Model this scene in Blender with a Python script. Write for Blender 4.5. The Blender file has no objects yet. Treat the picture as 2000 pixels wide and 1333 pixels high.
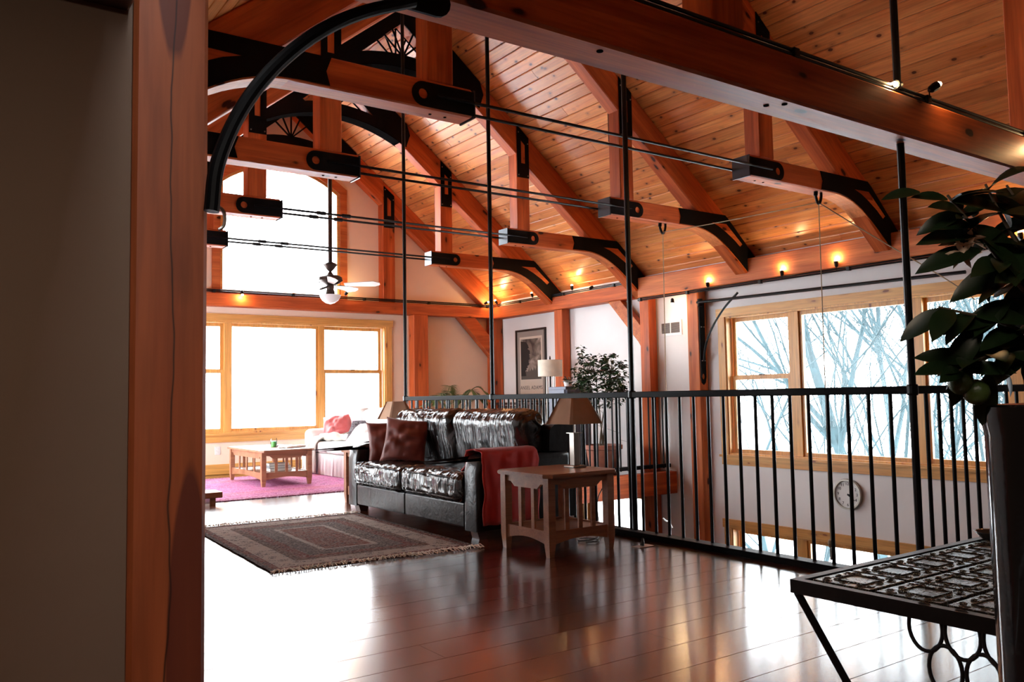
import bpy, bmesh, math, random
from mathutils import Vector, Matrix, noise
from mathutils.geometry import tessellate_polygon
PI = math.pi
random.seed(7)
SC = bpy.context.scene
COL = SC.collection

# ------------------------------------------------------------------ camera
cam_d = bpy.data.cameras.new('camera'); cam = bpy.data.objects.new('camera', cam_d); COL.objects.link(cam)
CR = ((0.81750069, -0.57565455, -0.01773305), (0.02351388, 0.06412571, -0.99766477), (0.5754474, 0.81517467, 0.06595869))
cam.matrix_world = Matrix(((CR[0][0], -CR[1][0], -CR[2][0], 0), (CR[0][1], -CR[1][1], -CR[2][1], 0),
                           (CR[0][2], -CR[1][2], -CR[2][2], 1.07), (0, 0, 0, 1)))
cam_d.sensor_width = 36; cam_d.lens = 1641.9 / 2000 * 36; cam_d.clip_start = .05; cam_d.clip_end = 300
SC.camera = cam
# ------------------------------------------------------------------ world, exposure
w = bpy.data.worlds.new('world'); SC.world = w; w.use_nodes = True
nt = w.node_tree; bg = nt.nodes['Background']
bg.inputs['Color'].default_value = (.93, .965, 1, 1); bg.inputs['Strength'].default_value = 7.5
vs = SC.view_settings
vs.view_transform = 'Standard'; vs.look = 'None'; vs.gamma = 1; vs.use_curve_mapping = False; vs.exposure = 1.45
cy = SC.cycles
cy.use_denoising = True
cy.max_bounces = 9; cy.diffuse_bounces = 5; cy.glossy_bounces = 4; cy.transmission_bounces = 4; cy.transparent_max_bounces = 12
cy.sample_clamp_indirect = 6; cy.caustics_reflective = False; cy.caustics_refractive = False

# unseen fill lamp added behind the camera to brighten the foreground post and wall
_l = bpy.data.lights.new('fill_light', 'AREA'); _l.shape = 'SQUARE'; _l.size = .9; _l.energy = 11; _l.color = (1, .80, .62)
_o = bpy.data.objects.new('fill_light', _l); COL.objects.link(_o); _o.location = (.0, .2, 2.41)
# ------------------------------------------------------------------ helpers
ORG = {}
def tag(o, label=None, cat=None, group=None, kind=None):
    if label: o['label'] = label
    if cat: o['category'] = cat
    if group: o['group'] = group
    if kind: o['kind'] = kind
    return o
def root(name, label=None, cat=None, loc=(0, 0, 0), group=None, kind=None):
    o = bpy.data.objects.new(name, None); COL.objects.link(o); o.location = loc; o.empty_display_size = .1
    ORG[o] = Vector(loc)
    return tag(o, label, cat, group, kind)
def put(name, bm, mat, parent=None, mw=None, smooth=False, auto=None):
    """link a bmesh as one object; vertices are in world space unless mw (a world matrix for the local mesh) is given"""
    me = bpy.data.meshes.new(name)
    if isinstance(bm, bpy.types.Mesh): me = bm
    else:
        if mw is None:
            vs_ = [v.co for v in bm.verts]
            c = Vector([(min(v[i] for v in vs_) + max(v[i] for v in vs_)) / 2 for i in range(3)])
            bmesh.ops.translate(bm, verts=bm.verts, vec=-c)
        bm.normal_update()
        bm.to_mesh(me); bm.free()
        if smooth:
            me.polygons.foreach_set('use_smooth', [True] * len(me.polygons))
            if auto:
                try: me.set_sharp_from_angle(angle=math.radians(auto))
                except Exception: pass
        me.materials.append(mat)
    o = bpy.data.objects.new(name, me); COL.objects.link(o)
    M = mw if mw is not None else Matrix.Translation(c)
    po = ORG[parent] if parent else Vector()
    o.matrix_basis = Matrix.Translation(-po) @ M
    if parent: o.parent = parent
    ORG[o] = M.to_translation()
    if parent and o.matrix_basis.to_3x3() != Matrix.Identity(3): pass
    return o
def copy_tree(src, loc, label=None, group=None):
    r = src.copy(); COL.objects.link(r); r.location = loc; ORG[r] = Vector(loc)
    if label: r['label'] = label
    if group: r['group'] = group
    def rec(s, d):
        for ch in list(s.children):
            c = ch.copy(); COL.objects.link(c); c.parent = d; rec(ch, c)
    rec(src, r)
    return r
def frm(x, y=None, z=None, loc=(0, 0, 0)):
    """matrix whose local x axis is x and local z close to z"""
    x = Vector(x).normalized(); z = Vector(z or (0, 0, 1))
    y = z.cross(x)
    if y.length < 1e-5: y = Vector((0, 1, 0)).cross(x) if abs(x.y) < .9 else Vector((1, 0, 0)).cross(x)
    y.normalize(); z = x.cross(y)
    return Matrix(((x.x, y.x, z.x, loc[0]), (x.y, y.y, z.y, loc[1]), (x.z, y.z, z.z, loc[2]), (0, 0, 0, 1)))
def addbox(bm, x0, x1, y0, y1, z0, z1, b=0, seg=1, M=None):
    t = bmesh.new(); bmesh.ops.create_cube(t, size=1)
    for v in t.verts:
        v.co = Vector((x0 + (v.co.x + .5) * (x1 - x0), y0 + (v.co.y + .5) * (y1 - y0), z0 + (v.co.z + .5) * (z1 - z0)))
    if b: bmesh.ops.bevel(t, geom=t.edges[:], offset=b, segments=seg, profile=.5, affect='EDGES')
    if M: bmesh.ops.transform(t, matrix=M, verts=t.verts)
    merge(bm, t); return bm
def merge(bm, t):
    me = bpy.data.meshes.new('tmp'); t.to_mesh(me); t.free(); bm.from_mesh(me); bpy.data.meshes.remove(me)
def box(x0, x1, y0, y1, z0, z1, b=0, seg=1): return addbox(bmesh.new(), x0, x1, y0, y1, z0, z1, b, seg)
def catmull(pts, n=6):
    P = [Vector(p) for p in pts]; P = [P[0] * 2 - P[1]] + P + [P[-1] * 2 - P[-2]]; out = []
    for i in range(1, len(P) - 2):
        for k in range(n):
            t = k / n; a, b, c, d = P[i - 1:i + 3]
            out.append(.5 * ((2 * b) + (-a + c) * t + (2 * a - 5 * b + 4 * c - d) * t * t + (-a + 3 * b - 3 * c + d) * t ** 3))
    out.append(P[-2]); return out
def addtube(bm, pts, r, seg=8, closed=False, cap=True):
    P = [Vector(p) for p in pts]; n = len(P)
    R = r if isinstance(r, (list, tuple)) else [r] * n
    rings = []; nrm = None
    for i in range(n):
        if closed: t = P[(i + 1) % n] - P[i - 1]
        else: t = P[min(i + 1, n - 1)] - P[max(i - 1, 0)]
        t.normalize()
        if nrm is None:
            nrm = t.cross(Vector((0, 0, 1)))
            if nrm.length < .05: nrm = t.cross(Vector((1, 0, 0)))
        nrm = nrm - t * nrm.dot(t); nrm.normalize(); b = t.cross(nrm)
        rings.append([bm.verts.new(P[i] + (nrm * math.cos(a) + b * math.sin(a)) * R[i]) for a in [2 * PI * k / seg for k in range(seg)]])
    for i in range(n if closed else n - 1):
        A, B = rings[i], rings[(i + 1) % n]
        for k in range(seg): bm.faces.new((A[k], A[(k + 1) % seg], B[(k + 1) % seg], B[k]))
    if cap and not closed:
        bm.faces.new(rings[0][::-1]); bm.faces.new(rings[-1])
    return bm
def tube(pts, r, seg=8, **k): return addtube(bmesh.new(), pts, r, seg, **k)
def addlathe(bm, prof, c=(0, 0, 0), seg=20, sx=1, sy=1):
    rings = []
    for r, z in prof:
        rings.append([bm.verts.new((c[0] + r * sx * math.cos(2 * PI * k / seg), c[1] + r * sy * math.sin(2 * PI * k / seg), c[2] + z)) for k in range(seg)])
    for A, B in zip(rings, rings[1:]):
        for k in range(seg): bm.faces.new((A[k], A[(k + 1) % seg], B[(k + 1) % seg], B[k]))
    bm.faces.new(rings[0][::-1]); bm.faces.new(rings[-1]); return bm
def lathe(prof, c=(0, 0, 0), seg=20, **k): return addlathe(bmesh.new(), prof, c, seg, **k)
def addprism(bm, poly, y0, y1, fn=lambda a, b, y: (a, y, b), holes=()):
    """extrude the 2D polygon (with holes) from y0 to y1"""
    loops = [list(poly)] + [list(h) for h in holes]
    tri = tessellate_polygon([[Vector((a, b, 0)) for a, b in l] for l in loops])
    flat = [p for l in loops for p in l]
    F = [bm.verts.new(fn(a, b, y0)) for a, b in flat]; B = [bm.verts.new(fn(a, b, y1)) for a, b in flat]
    for t in tri:
        try: bm.faces.new([F[i] for i in t]); bm.faces.new([B[i] for i in t][::-1])
        except ValueError: pass
    k = 0
    for l in loops:
        n = len(l)
        for i in range(n):
            a, b = k + i, k + (i + 1) % n
            try: bm.faces.new((F[a], F[b], B[b], B[a]))
            except ValueError: pass
        k += n
    bmesh.ops.recalc_face_normals(bm, faces=bm.faces[:])
    return bm
def prism(*a, **k): return addprism(bmesh.new(), *a, **k)
def rbox(hx, hy, hz, r, n=8, disp=None):
    """rounded box centred at 0, half sizes, corner radius r, n cells per side, disp(p, normal) -> offset"""
    bm = bmesh.new(); bmesh.ops.create_cube(bm, size=2)
    bmesh.ops.subdivide_edges(bm, edges=bm.edges[:], cuts=n - 1, use_grid_fill=True)
    h = Vector((hx, hy, hz))
    for v in bm.verts:
        u = Vector([math.sin(c * PI / 2) * .35 + c * .65 for c in v.co])
        p = Vector([u[i] * h[i] for i in range(3)])
        q = Vector([max(-(h[i] - r), min(h[i] - r, p[i])) for i in range(3)])
        d = p - q
        if d.length > 1e-6:
            d.normalize(); p = q + d * r
        v.co = p
    if disp:
        bm.normal_update()
        new = [v.co + v.normal * disp(v.co, v.normal) for v in bm.verts]
        for v, c in zip(bm.verts, new): v.co = c
    return bm
def pillow(hx, hy, t, n=22, seed=0, crease=.012):
    """throw cushion lying in local xy, thickness 2t"""
    bm = bmesh.new(); g = {}
    for s in (1, -1):
        for i in range(n + 1):
            for j in range(n + 1):
                u, v = -1 + 2 * i / n, -1 + 2 * j / n
                if s == -1 and (i in (0, n) or j in (0, n)): g[s, i, j] = g[1, i, j]; continue
                f = max(0, (1 - u * u) * (1 - v * v)) ** .42
                x = u * hx * (1 - .09 * (1 - v * v) * abs(u) ** 2); y = v * hy * (1 - .09 * (1 - u * u) * abs(v) ** 2)
                z = s * t * f
                z += s * crease * f * 1.6 * (noise.noise(Vector((x * 9 + seed, y * 14 + s * 3, seed))) + .8 * abs(noise.noise(Vector((x * 20, y * 7, seed + 5 + s)))))
                g[s, i, j] = bm.verts.new((x, y, z))
    for s in (1, -1):
        for i in range(n):
            for j in range(n):
                q = [g[s, i, j], g[s, i + 1, j], g[s, i + 1, j + 1], g[s, i, j + 1]]
                try: bm.faces.new(q if s == 1 else q[::-1])
                except ValueError: pass
    return bm
def timber(name, p0, p1, w, d, mat, parent, up=(0, 0, 1), ch=.006):
    """squared timber from p0 to p1 (centre line); w across (local y), d along up (local z)"""
    p0, p1 = Vector(p0), Vector(p1); L = (p1 - p0).length
    return put(name, box(-L / 2, L / 2, -w / 2, w / 2, -d / 2, d / 2, ch), mat, parent, frm(p1 - p0, z=up, loc=(p0 + p1) / 2))
def rot(x=0, y=0, z=0):
    return Matrix.Rotation(math.radians(z), 4, 'Z') @ Matrix.Rotation(math.radians(y), 4, 'Y') @ Matrix.Rotation(math.radians(x), 4, 'X')
def T(*p): return Matrix.Translation(p)

# ------------------------------------------------------------------ materials
def newmat(name):
    m = bpy.data.materials.new(name); m.use_nodes = True; n = m.node_tree
    return m, n, n.nodes['Principled BSDF']
def L(n, a, b): n.links.new(a, b)
def node(n, t, **kw):
    x = n.nodes.new(t)
    for k, v in kw.items():
        if k in x.inputs: x.inputs[k].default_value = v
        else: setattr(x, k, v)
    return x
def ramp(n, fac, stops, mode='LINEAR'):
    r = n.nodes.new('ShaderNodeValToRGB'); r.color_ramp.interpolation = mode
    e = r.color_ramp.elements
    while len(e) > 1: e.remove(e[-1])
    e[0].position = stops[0][0]; e[0].color = (*stops[0][1], 1)
    for p, c in stops[1:]:
        k = e.new(p); k.color = (*c, 1)
    L(n, fac, r.inputs[0]); return r
def mixc(n, fac, a, b, mode='MIX'):
    x = n.nodes.new('ShaderNodeMix'); x.data_type = 'RGBA'; x.blend_type = mode
    for sock, v in ((x.inputs[0], fac), (x.inputs[6], a), (x.inputs[7], b)):
        if isinstance(v, (int, float)): sock.default_value = v
        elif isinstance(v, tuple): sock.default_value = (*v, 1)
        else: L(n, v, sock)
    return x.outputs[2]
def bump(n, b, h, s=.3, d=.01):
    x = node(n, 'ShaderNodeBump', Strength=s, Distance=d); L(n, h, x.inputs['Height']); L(n, x.outputs[0], b.inputs['Normal'])
def plain(name, col, rough=.5, metal=0, spec=.5, coat=0, nscale=0, nstr=.1, var=0.0):
    m, n, b = newmat(name)
    b.inputs['Base Color'].default_value = (*col, 1); b.inputs['Roughness'].default_value = rough
    b.inputs['Metallic'].default_value = metal; b.inputs['Specular IOR Level'].default_value = spec; b.inputs['Coat Weight'].default_value = coat
    tc = node(n, 'ShaderNodeTexCoord')
    nz = node(n, 'ShaderNodeTexNoise', Scale=nscale or 30.0, Detail=3.0); L(n, tc.outputs['Object'], nz.inputs['Vector'])
    if nscale: bump(n, b, nz.outputs[0], nstr, .005)
    if var:
        r = ramp(n, nz.outputs[0], [(.3, tuple(c * (1 - var) for c in col)), (.7, tuple(min(1, c * (1 + var)) for c in col))]); L(n, r.outputs[0], b.inputs['Base Color'])
    return m
def node_half(n, s_):
    q = node(n, 'ShaderNodeMath', operation='MULTIPLY'); q.inputs[1].default_value = .42; L(n, s_, q.inputs[0]); return q.outputs[0]
def wood(name, dark, light, rough=.4, knots=.5, kscale=(1.2, 5, 5), coat=.0, grain=1.0, rnd=.12, heart=None, crack=False, kcol=None, spec=.5, bstr=.15, axis='x', patches=()):
    m, n, b = newmat(name)
    tc = node(n, 'ShaderNodeTexCoord'); oi = node(n, 'ShaderNodeObjectInfo')
    mul = node(n, 'ShaderNodeMath', operation='MULTIPLY'); mul.inputs[1].default_value = 37.0; L(n, oi.outputs['Random'], mul.inputs[0])
    add = node(n, 'ShaderNodeVectorMath', operation='ADD'); L(n, tc.outputs['Object'], add.inputs[0]); L(n, mul.outputs[0], add.inputs[1])
    def mp(sx, sy, sz):
        q = node(n, 'ShaderNodeMapping'); q.inputs['Scale'].default_value = dict(x=(sx, sy, sz), y=(sy, sx, sz), z=(sy, sz, sx))[axis]; L(n, add.outputs[0], q.inputs[0]); return q.outputs[0]
    n1 = node(n, 'ShaderNodeTexNoise', Scale=1.0, Detail=4.0, Distortion=.6); L(n, mp(.7, 7 * grain, 7 * grain), n1.inputs['Vector'])
    n2 = node(n, 'ShaderNodeTexNoise', Scale=1.0, Detail=3.0, Distortion=.3); L(n, mp(2.5, 55 * grain, 55 * grain), n2.inputs['Vector'])
    c = ramp(n, n1.outputs[0], [(.3, dark), (.5, tuple((a + d) / 2 for a, d in zip(dark, light))), (.68, light)]).outputs[0]
    f = ramp(n, n2.outputs[0], [(.35, (.62, .62, .62)), (.6, (1, 1, 1))]).outputs[0]
    c = mixc(n, .55, c, mixc(n, 1.0, c, f, 'MULTIPLY'))
    if heart:
        n3 = node(n, 'ShaderNodeTexNoise', Scale=1.0, Detail=1.0, Distortion=.4); L(n, mp(.75, 3.2, 3.2), n3.inputs['Vector'])
        hm = ramp(n, n3.outputs[0], [(.57, (0, 0, 0)), (.6, (1, 1, 1))]).outputs[0]
        c = mixc(n, hm, c, heart)
    for (cx_, cy_, rx_, ry_) in patches:
        sb = node(n, 'ShaderNodeVectorMath', operation='SUBTRACT'); L(n, tc.outputs['Object'], sb.inputs[0]); sb.inputs[1].default_value = (cx_, cy_, 0)
        ml = node(n, 'ShaderNodeVectorMath', operation='MULTIPLY'); L(n, sb.outputs[0], ml.inputs[0]); ml.inputs[1].default_value = (1 / rx_, 1 / ry_, 0)
        ln_ = node(n, 'ShaderNodeVectorMath', operation='LENGTH'); L(n, ml.outputs[0], ln_.inputs[0])
        nn = node(n, 'ShaderNodeMath', operation='MULTIPLY_ADD'); L(n, n1.outputs[0], nn.inputs[0]); nn.inputs[1].default_value = .5; L(n, ln_.outputs['Value'], nn.inputs[2])
        c = mixc(n, ramp(n, nn.outputs[0], [(0, (.8, .8, .8)), (1.0, (.95, .95, .95)), (1.06, (0, 0, 0))]).outputs[0] if False else ramp(n, node_half(n, nn.outputs[0]), [(0, (.75, .75, .75)), (.5, (.95, .95, .95)), (.53, (0, 0, 0))]).outputs[0], c, (.13, .022, .010))
    if knots:
        vo = node(n, 'ShaderNodeTexVoronoi', Scale=1.0); vo.inputs['Randomness'].default_value = 1.0
        nd = node(n, 'ShaderNodeTexNoise', Scale=9.0, Detail=2.0); L(n, add.outputs[0], nd.inputs['Vector'])
        va = node(n, 'ShaderNodeVectorMath', operation='MULTIPLY_ADD'); L(n, nd.outputs['Color'], va.inputs[0]); va.inputs[1].default_value = (.12, .12, .12); L(n, mp(*kscale), va.inputs[2])
        L(n, va.outputs[0], vo.inputs['Vector'])
        km = ramp(n, vo.outputs['Distance'], [(.0, (1, 1, 1)), (.10 * knots * 2, (1, 1, 1)), (.14 * knots * 2, (.28, .28, .28)), (.30 * knots * 2, (0, 0, 0))]).outputs[0]
        c = mixc(n, km, c, kcol or tuple(v * .12 for v in dark))
    if crack:
        sx = node(n, 'ShaderNodeSeparateXYZ'); L(n, tc.outputs['Object'], sx.inputs[0])
        nc = node(n, 'ShaderNodeTexNoise', Scale=1.6, Detail=3.0); L(n, tc.outputs['Object'], nc.inputs['Vector'])
        # a long check wandering along the grain
        a1 = node(n, 'ShaderNodeMath', operation='MULTIPLY_ADD'); L(n, nc.outputs[0], a1.inputs[0]); a1.inputs[1].default_value = .09; a1.inputs[2].default_value = -.055
        a2 = node(n, 'ShaderNodeMath', operation='SUBTRACT'); L(n, sx.outputs['Y'], a2.inputs[0]); L(n, a1.outputs[0], a2.inputs[1])
        a3 = node(n, 'ShaderNodeMath', operation='ABSOLUTE'); L(n, a2.outputs[0], a3.inputs[0])
        cm = ramp(n, a3.outputs[0], [(0, (1, 1, 1)), (.0012, (1, 1, 1)), (.0024, (0, 0, 0))]).outputs[0]
        c = mixc(n, cm, c, tuple(v * .08 for v in dark))
    hs = node(n, 'ShaderNodeHueSaturation'); L(n, c, hs.inputs['Color'])
    mr = node(n, 'ShaderNodeMapRange'); mr.inputs[3].default_value = 1 - rnd; mr.inputs[4].default_value = 1 + rnd
    fr = node(n, 'ShaderNodeMath', operation='FRACT'); m7 = node(n, 'ShaderNodeMath', operation='MULTIPLY'); m7.inputs[1].default_value = 7.3
    L(n, oi.outputs['Random'], m7.inputs[0]); L(n, m7.outputs[0], fr.inputs[0]); L(n, fr.outputs[0], mr.inputs[0]); L(n, mr.outputs[0], hs.inputs['Value'])
    L(n, hs.outputs[0], b.inputs['Base Color'])
    rr = node(n, 'ShaderNodeMapRange'); rr.inputs[3].default_value = rough * .8; rr.inputs[4].default_value = rough * 1.25; L(n, n1.outputs[0], rr.inputs[0]); L(n, rr.outputs[0], b.inputs['Roughness'])
    b.inputs['Specular IOR Level'].default_value = spec; b.inputs['Coat Weight'].default_value = coat; b.inputs['Coat Roughness'].default_value = .17; b.inputs['Coat IOR'].default_value = 1.6
    bump(n, b, n2.outputs[0], bstr, .003)
    return m

TIMB = wood('timber_fir', (.34, .058, .014), (.66, .145, .038), .5, .45, (2.2, 5, 5), spec=.25)
TIMB2 = wood('timber_fir_pale', (.46, .110, .032), (.72, .22, .07), .5, .42, (2.2, 5, 5), spec=.25)
POST = wood('timber_post_heartwood', (.30, .062, .018), (.44, .110, .032), .5, .4, (1.6, 4, 4), crack=True, rnd=0, grain=.7, patches=((1.25, -.005, .55, .062), (-1.0, .045, .62, .062)))
BOARD = wood('pine_ceiling_board', (.62, .19, .055), (.84, .36, .12), .30, .5, (5, 8, 8), rnd=.18, kcol=(.10, .02, .008))
TRIM, TRIMY, TRIMZ = [wood('pine_trim_' + a, (.64, .29, .068), (.80, .43, .13), .35, .36, (2.2, 7, 7), rnd=.05, kcol=(.22, .06, .02), axis=a) for a in 'xyz']
FLOORM = wood('stained_pine_floor', (.045, .010, .005), (.13, .030, .011), .22, .36, (2.4, 5, 5), coat=1.0, rnd=.16, kcol=(.012, .004, .003), bstr=.05)
MAPLE = wood('worn_oak', (.25, .095, .048), (.42, .19, .10), .35, .0, rnd=.05, grain=1.6)
DARKW = wood('dark_walnut', (.035, .012, .008), (.09, .03, .02), .3, .0, rnd=.05)
STEEL = plain('black_steel', (.003, .003, .004), .5, 0, .10)
CAPST = plain('satin_steel_cap', (.05, .055, .065), .3, .6, .6)
STEELM = plain('matte_black_steel', (.004, .004, .004), 1.0, 0, .0)
STEELR = plain('black_gloss_steel', (.003, .003, .004), .33, 0, .28)
NICKEL = plain('brushed_nickel', (.40, .35, .31), .3, 1)
BRONZE = plain('aged_bronze', (.055, .035, .028), .4, .7)
def plaster(name, col):
    m, n, b = newmat(name); tc = node(n, 'ShaderNodeTexCoord')
    a = node(n, 'ShaderNodeTexNoise', Scale=1.3, Detail=5.0); L(n, tc.outputs['Object'], a.inputs['Vector'])
    L(n, ramp(n, a.outputs[0], [(.35, tuple(c * .93 for c in col)), (.65, col)]).outputs[0], b.inputs['Base Color'])
    a2 = node(n, 'ShaderNodeTexNoise', Scale=7.0, Detail=6.0, Distortion=1.2); L(n, tc.outputs['Object'], a2.inputs['Vector'])
    b.inputs['Roughness'].default_value = .75; bump(n, b, a2.outputs[0], .12, .01); return m
PLAST = plaster('cream_plaster', (.88, .70, .55))
PLASTW = plaster('white_plaster', (.80, .78, .77))
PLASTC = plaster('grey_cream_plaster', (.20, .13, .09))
def leather():
    m, n, b = newmat('black_leather'); tc = node(n, 'ShaderNodeTexCoord')
    b.inputs['Base Color'].default_value = (.006, .004, .004, 1); b.inputs['Roughness'].default_value = .3; b.inputs['Specular IOR Level'].default_value = .4
    v = node(n, 'ShaderNodeTexNoise', Scale=1.0, Detail=4.0, Distortion=.8); q = node(n, 'ShaderNodeMapping'); q.inputs['Scale'].default_value = (12, 12, 12)
    L(n, tc.outputs['Object'], q.inputs[0]); L(n, q.outputs[0], v.inputs['Vector']); bump(n, b, v.outputs[0], .25, .02); return m
LEATH = leather()
def leather_gathered():
    m, n, b = newmat('black_leather_gathered'); tc = node(n, 'ShaderNodeTexCoord')
    b.inputs['Base Color'].default_value = (.007, .005, .005, 1); b.inputs['Roughness'].default_value = .2; b.inputs['Specular IOR Level'].default_value = .95
    q = node(n, 'ShaderNodeMapping'); q.inputs['Scale'].default_value = (3.0, 20, 3.0); v = node(n, 'ShaderNodeTexNoise', Scale=1.0, Detail=3.0, Distortion=1.2)
    L(n, tc.outputs['Object'], q.inputs[0]); L(n, q.outputs[0], v.inputs['Vector']); bump(n, b, v.outputs[0], .75, .018); return m
LEATHC = leather_gathered()
def fabric(name, col, scale=400.0, rough=.9, var=.12, sheen=.2):
    m, n, b = newmat(name); tc = node(n, 'ShaderNodeTexCoord')
    a = node(n, 'ShaderNodeTexNoise', Scale=6.0, Detail=4.0); L(n, tc.outputs['Object'], a.inputs['Vector'])
    L(n, ramp(n, a.outputs[0], [(.3, tuple(c * (1 - var) for c in col)), (.7, tuple(min(1, c * (1 + var)) for c in col))]).outputs[0], b.inputs['Base Color'])
    b.inputs['Roughness'].default_value = rough; b.inputs['Sheen Weight'].default_value = sheen
    c = node(n, 'ShaderNodeTexNoise', Scale=scale, Detail=2.0); L(n, tc.outputs['Object'], c.inputs['Vector']); bump(n, b, c.outputs[0], .3, .003); return m
REDF = fabric('rust_red_satin', (.17, .026, .014), rough=.5)
REDT = fabric('red_fleece', (.42, .013, .009))
PINKF = fabric('faded_red_satin', (.42, .07, .07), rough=.5)
WHITEF = fabric('white_slipcover', (.74, .70, .68))
KNIT = fabric('grey_knit', (.50, .47, .42), 90.0)
LINEN = fabric('tan_linen', (.43, .27, .17), 250.0)
SHADEW = fabric('pale_linen', (.70, .62, .50), 250.0)
def thin_glass():
    m, n, b = newmat('window_glass'); n.nodes.remove(b)
    out = n.nodes['Material Output']; t = node(n, 'ShaderNodeBsdfTransparent', Color=(.97, .985, .99, 1)); g = node(n, 'ShaderNodeBsdfGlossy', Roughness=.02)
    lw = node(n, 'ShaderNodeLayerWeight', Blend=.12); mx = node(n, 'ShaderNodeMixShader')
    L(n, lw.outputs['Fresnel'], mx.inputs[0]); L(n, t.outputs[0], mx.inputs[1]); L(n, g.outputs[0], mx.inputs[2]); L(n, mx.outputs[0], out.inputs[0]); return m
GLASS = thin_glass()
def emit(name, col, s):
    m, n, b = newmat(name); b.inputs['Emission Color'].default_value = (*col, 1); b.inputs['Emission Strength'].default_value = s
    b.inputs['Base Color'].default_value = (.8, .8, .8, 1); return m
BULB = emit('halogen_bulb_glow', (1, .74, .42), 14)
LEAF = plain('dark_glossy_leaf', (.018, .045, .014), .32, 0, .5, var=.35, nscale=8.0, nstr=.05)
LEAF2 = plain('citrus_leaf', (.008, .018, .006), .3, 0, .25, var=.35, nscale=8.0, nstr=.05)
LEAF3 = plain('palm_frond', (.10, .17, .06), .5, 0, .4, var=.25, nscale=8.0, nstr=.05)
STEM = plain('woody_stem', (.09, .065, .04), .7)
BARK = plain('winter_bark', (.022, .045, .052), .9, var=.3, nscale=4.0)
SNOW = plain('snow', (.85, .87, .9), .8)
TERRA = plain('terracotta', (.30, .10, .06), .6, var=.2, nscale=9.0)
CERAM = plain('white_enamel', (.75, .74, .72), .3)
PAPER = plain('paper', (.72, .70, .66), .6)

# ================================================================== THE SETTING
XC, XR, XL = 4.67, 8.62, .69            # ridge, right wall, left wall
YF, YB = 12.7, -3.0                      # far gable wall, wall behind the camera
YT = [2.42, 4.92, 6.82, 8.79, 10.76, 12.7]
SL = .815
def zc(x): return 6.01 - SL * abs(x - XC)
st = dict(kind='structure')

# ---- floor of the loft
fl = root('floor', **st)
put('subfloor', prism([(-2.6, YB), (8.62, YB), (8.62, 2.40), (4.44, 2.40), (4.44, 8.44), (8.62, 8.44), (8.62, YF), (-2.6, YF)], -.26, -.020, fn=lambda a, b, y: (a, b, y)), DARKW, fl)
plank_cache = {}
def plank_mesh(name, Lg, wd, th, mat, ch):
    key = (name, round(Lg, 2), mat.name)
    if key not in plank_cache:
        bm = bmesh.new(); h, c = wd / 2, ch
        # section: the visible face is local +z, arrises eased
        sec = [(-h, -th), (h, -th), (h, -c), (h - c, 0), (-h + c, 0), (-h, -c)]
        addprism(bm, sec, -Lg / 2, Lg / 2, fn=lambda a, b, y: (y, a, b))
        me = bpy.data.meshes.new(name); bm.normal_update(); bm.to_mesh(me); bm.free(); me.materials.append(mat); plank_cache[key] = me
    return plank_cache[key]
PW = .232
y = -.65; k = 0
rnd = random.Random(3)
while y < YF - .02:
    wd = min(PW, YF - y); yc = y + wd / 2
    x1 = 4.44 if 2.3 < yc < 8.42 else 8.62
    x0 = -.6 if yc < 2.4 else .72
    cuts = [x0]; cx = x0 + [1.0, 2.9, 1.9, 3.6][k % 4] + rnd.uniform(-.2, .2)
    while cx < x1 - .6: cuts.append(round(cx, 1)); cx += 3.6
    cuts.append(x1)
    for a, b in zip(cuts, cuts[1:]):
        put('plank', plank_mesh('floor_plank', b - a - .0015, PW - .0015 if wd == PW else wd, .02, FLOORM, .0012), FLOORM, fl, frm((1, 0, 0), loc=((a + b) / 2, yc, 0)))
    y += PW; k += 1
# ---- lower floor and ground
put('floor', box(-2.6, 8.8, YB, YF + .2, -2.85, -2.75), DARKW)['kind'] = 'structure'
put('ground', box(-60, 90, -50, 110, -3.6, -3.3), SNOW)['kind'] = 'structure'

# ---- ceiling boards (two slopes)
CW = .147
slope_len = math.hypot(XR - XC, SL * (XR - XC)); ux = (XR - XC) / slope_len; uz = -SL * (XR - XC) / slope_len
for side in (1, -1):
    ce = root('ceiling', **st)
    nx, nz = SL * side / math.hypot(1, SL), 1 / math.hypot(1, SL)
    bmr = prism([(XC, 6.01 + .018), (XC + side * 4.15, 6.01 + .018 - SL * 4.15), (XC + side * 4.15, 6.01 + .2 - SL * 4.15), (XC, 6.01 + .2)], YB - .1, YF + .2)
    put('roof_deck', bmr, DARKW, ce)
    rows = int(slope_len / CW)
    for i in range(rows + 1):
        s = (i + .5) * CW
        if s > slope_len + .07: break
        cx, cz = XC + side * s * ux, 6.01 + s * uz
        br = [YB, [1.6, 3.0, .4][i % 3], [4.95, 6.9, 5.6, 7.9][i % 4], [8.8, 10.3, 9.4][i % 3], YF]
        for a, b in zip(br, br[1:]):
            if b < 1.0 and side == -1: continue
            put('plank', plank_mesh('ceiling_plank', round(b - a, 2) - .003, CW - .004, .02, BOARD, .0075), BOARD, ce, frm((0, 1, 0), z=(-nx, 0, -nz), loc=(cx, (a + b) / 2, cz + .0)))

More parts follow.
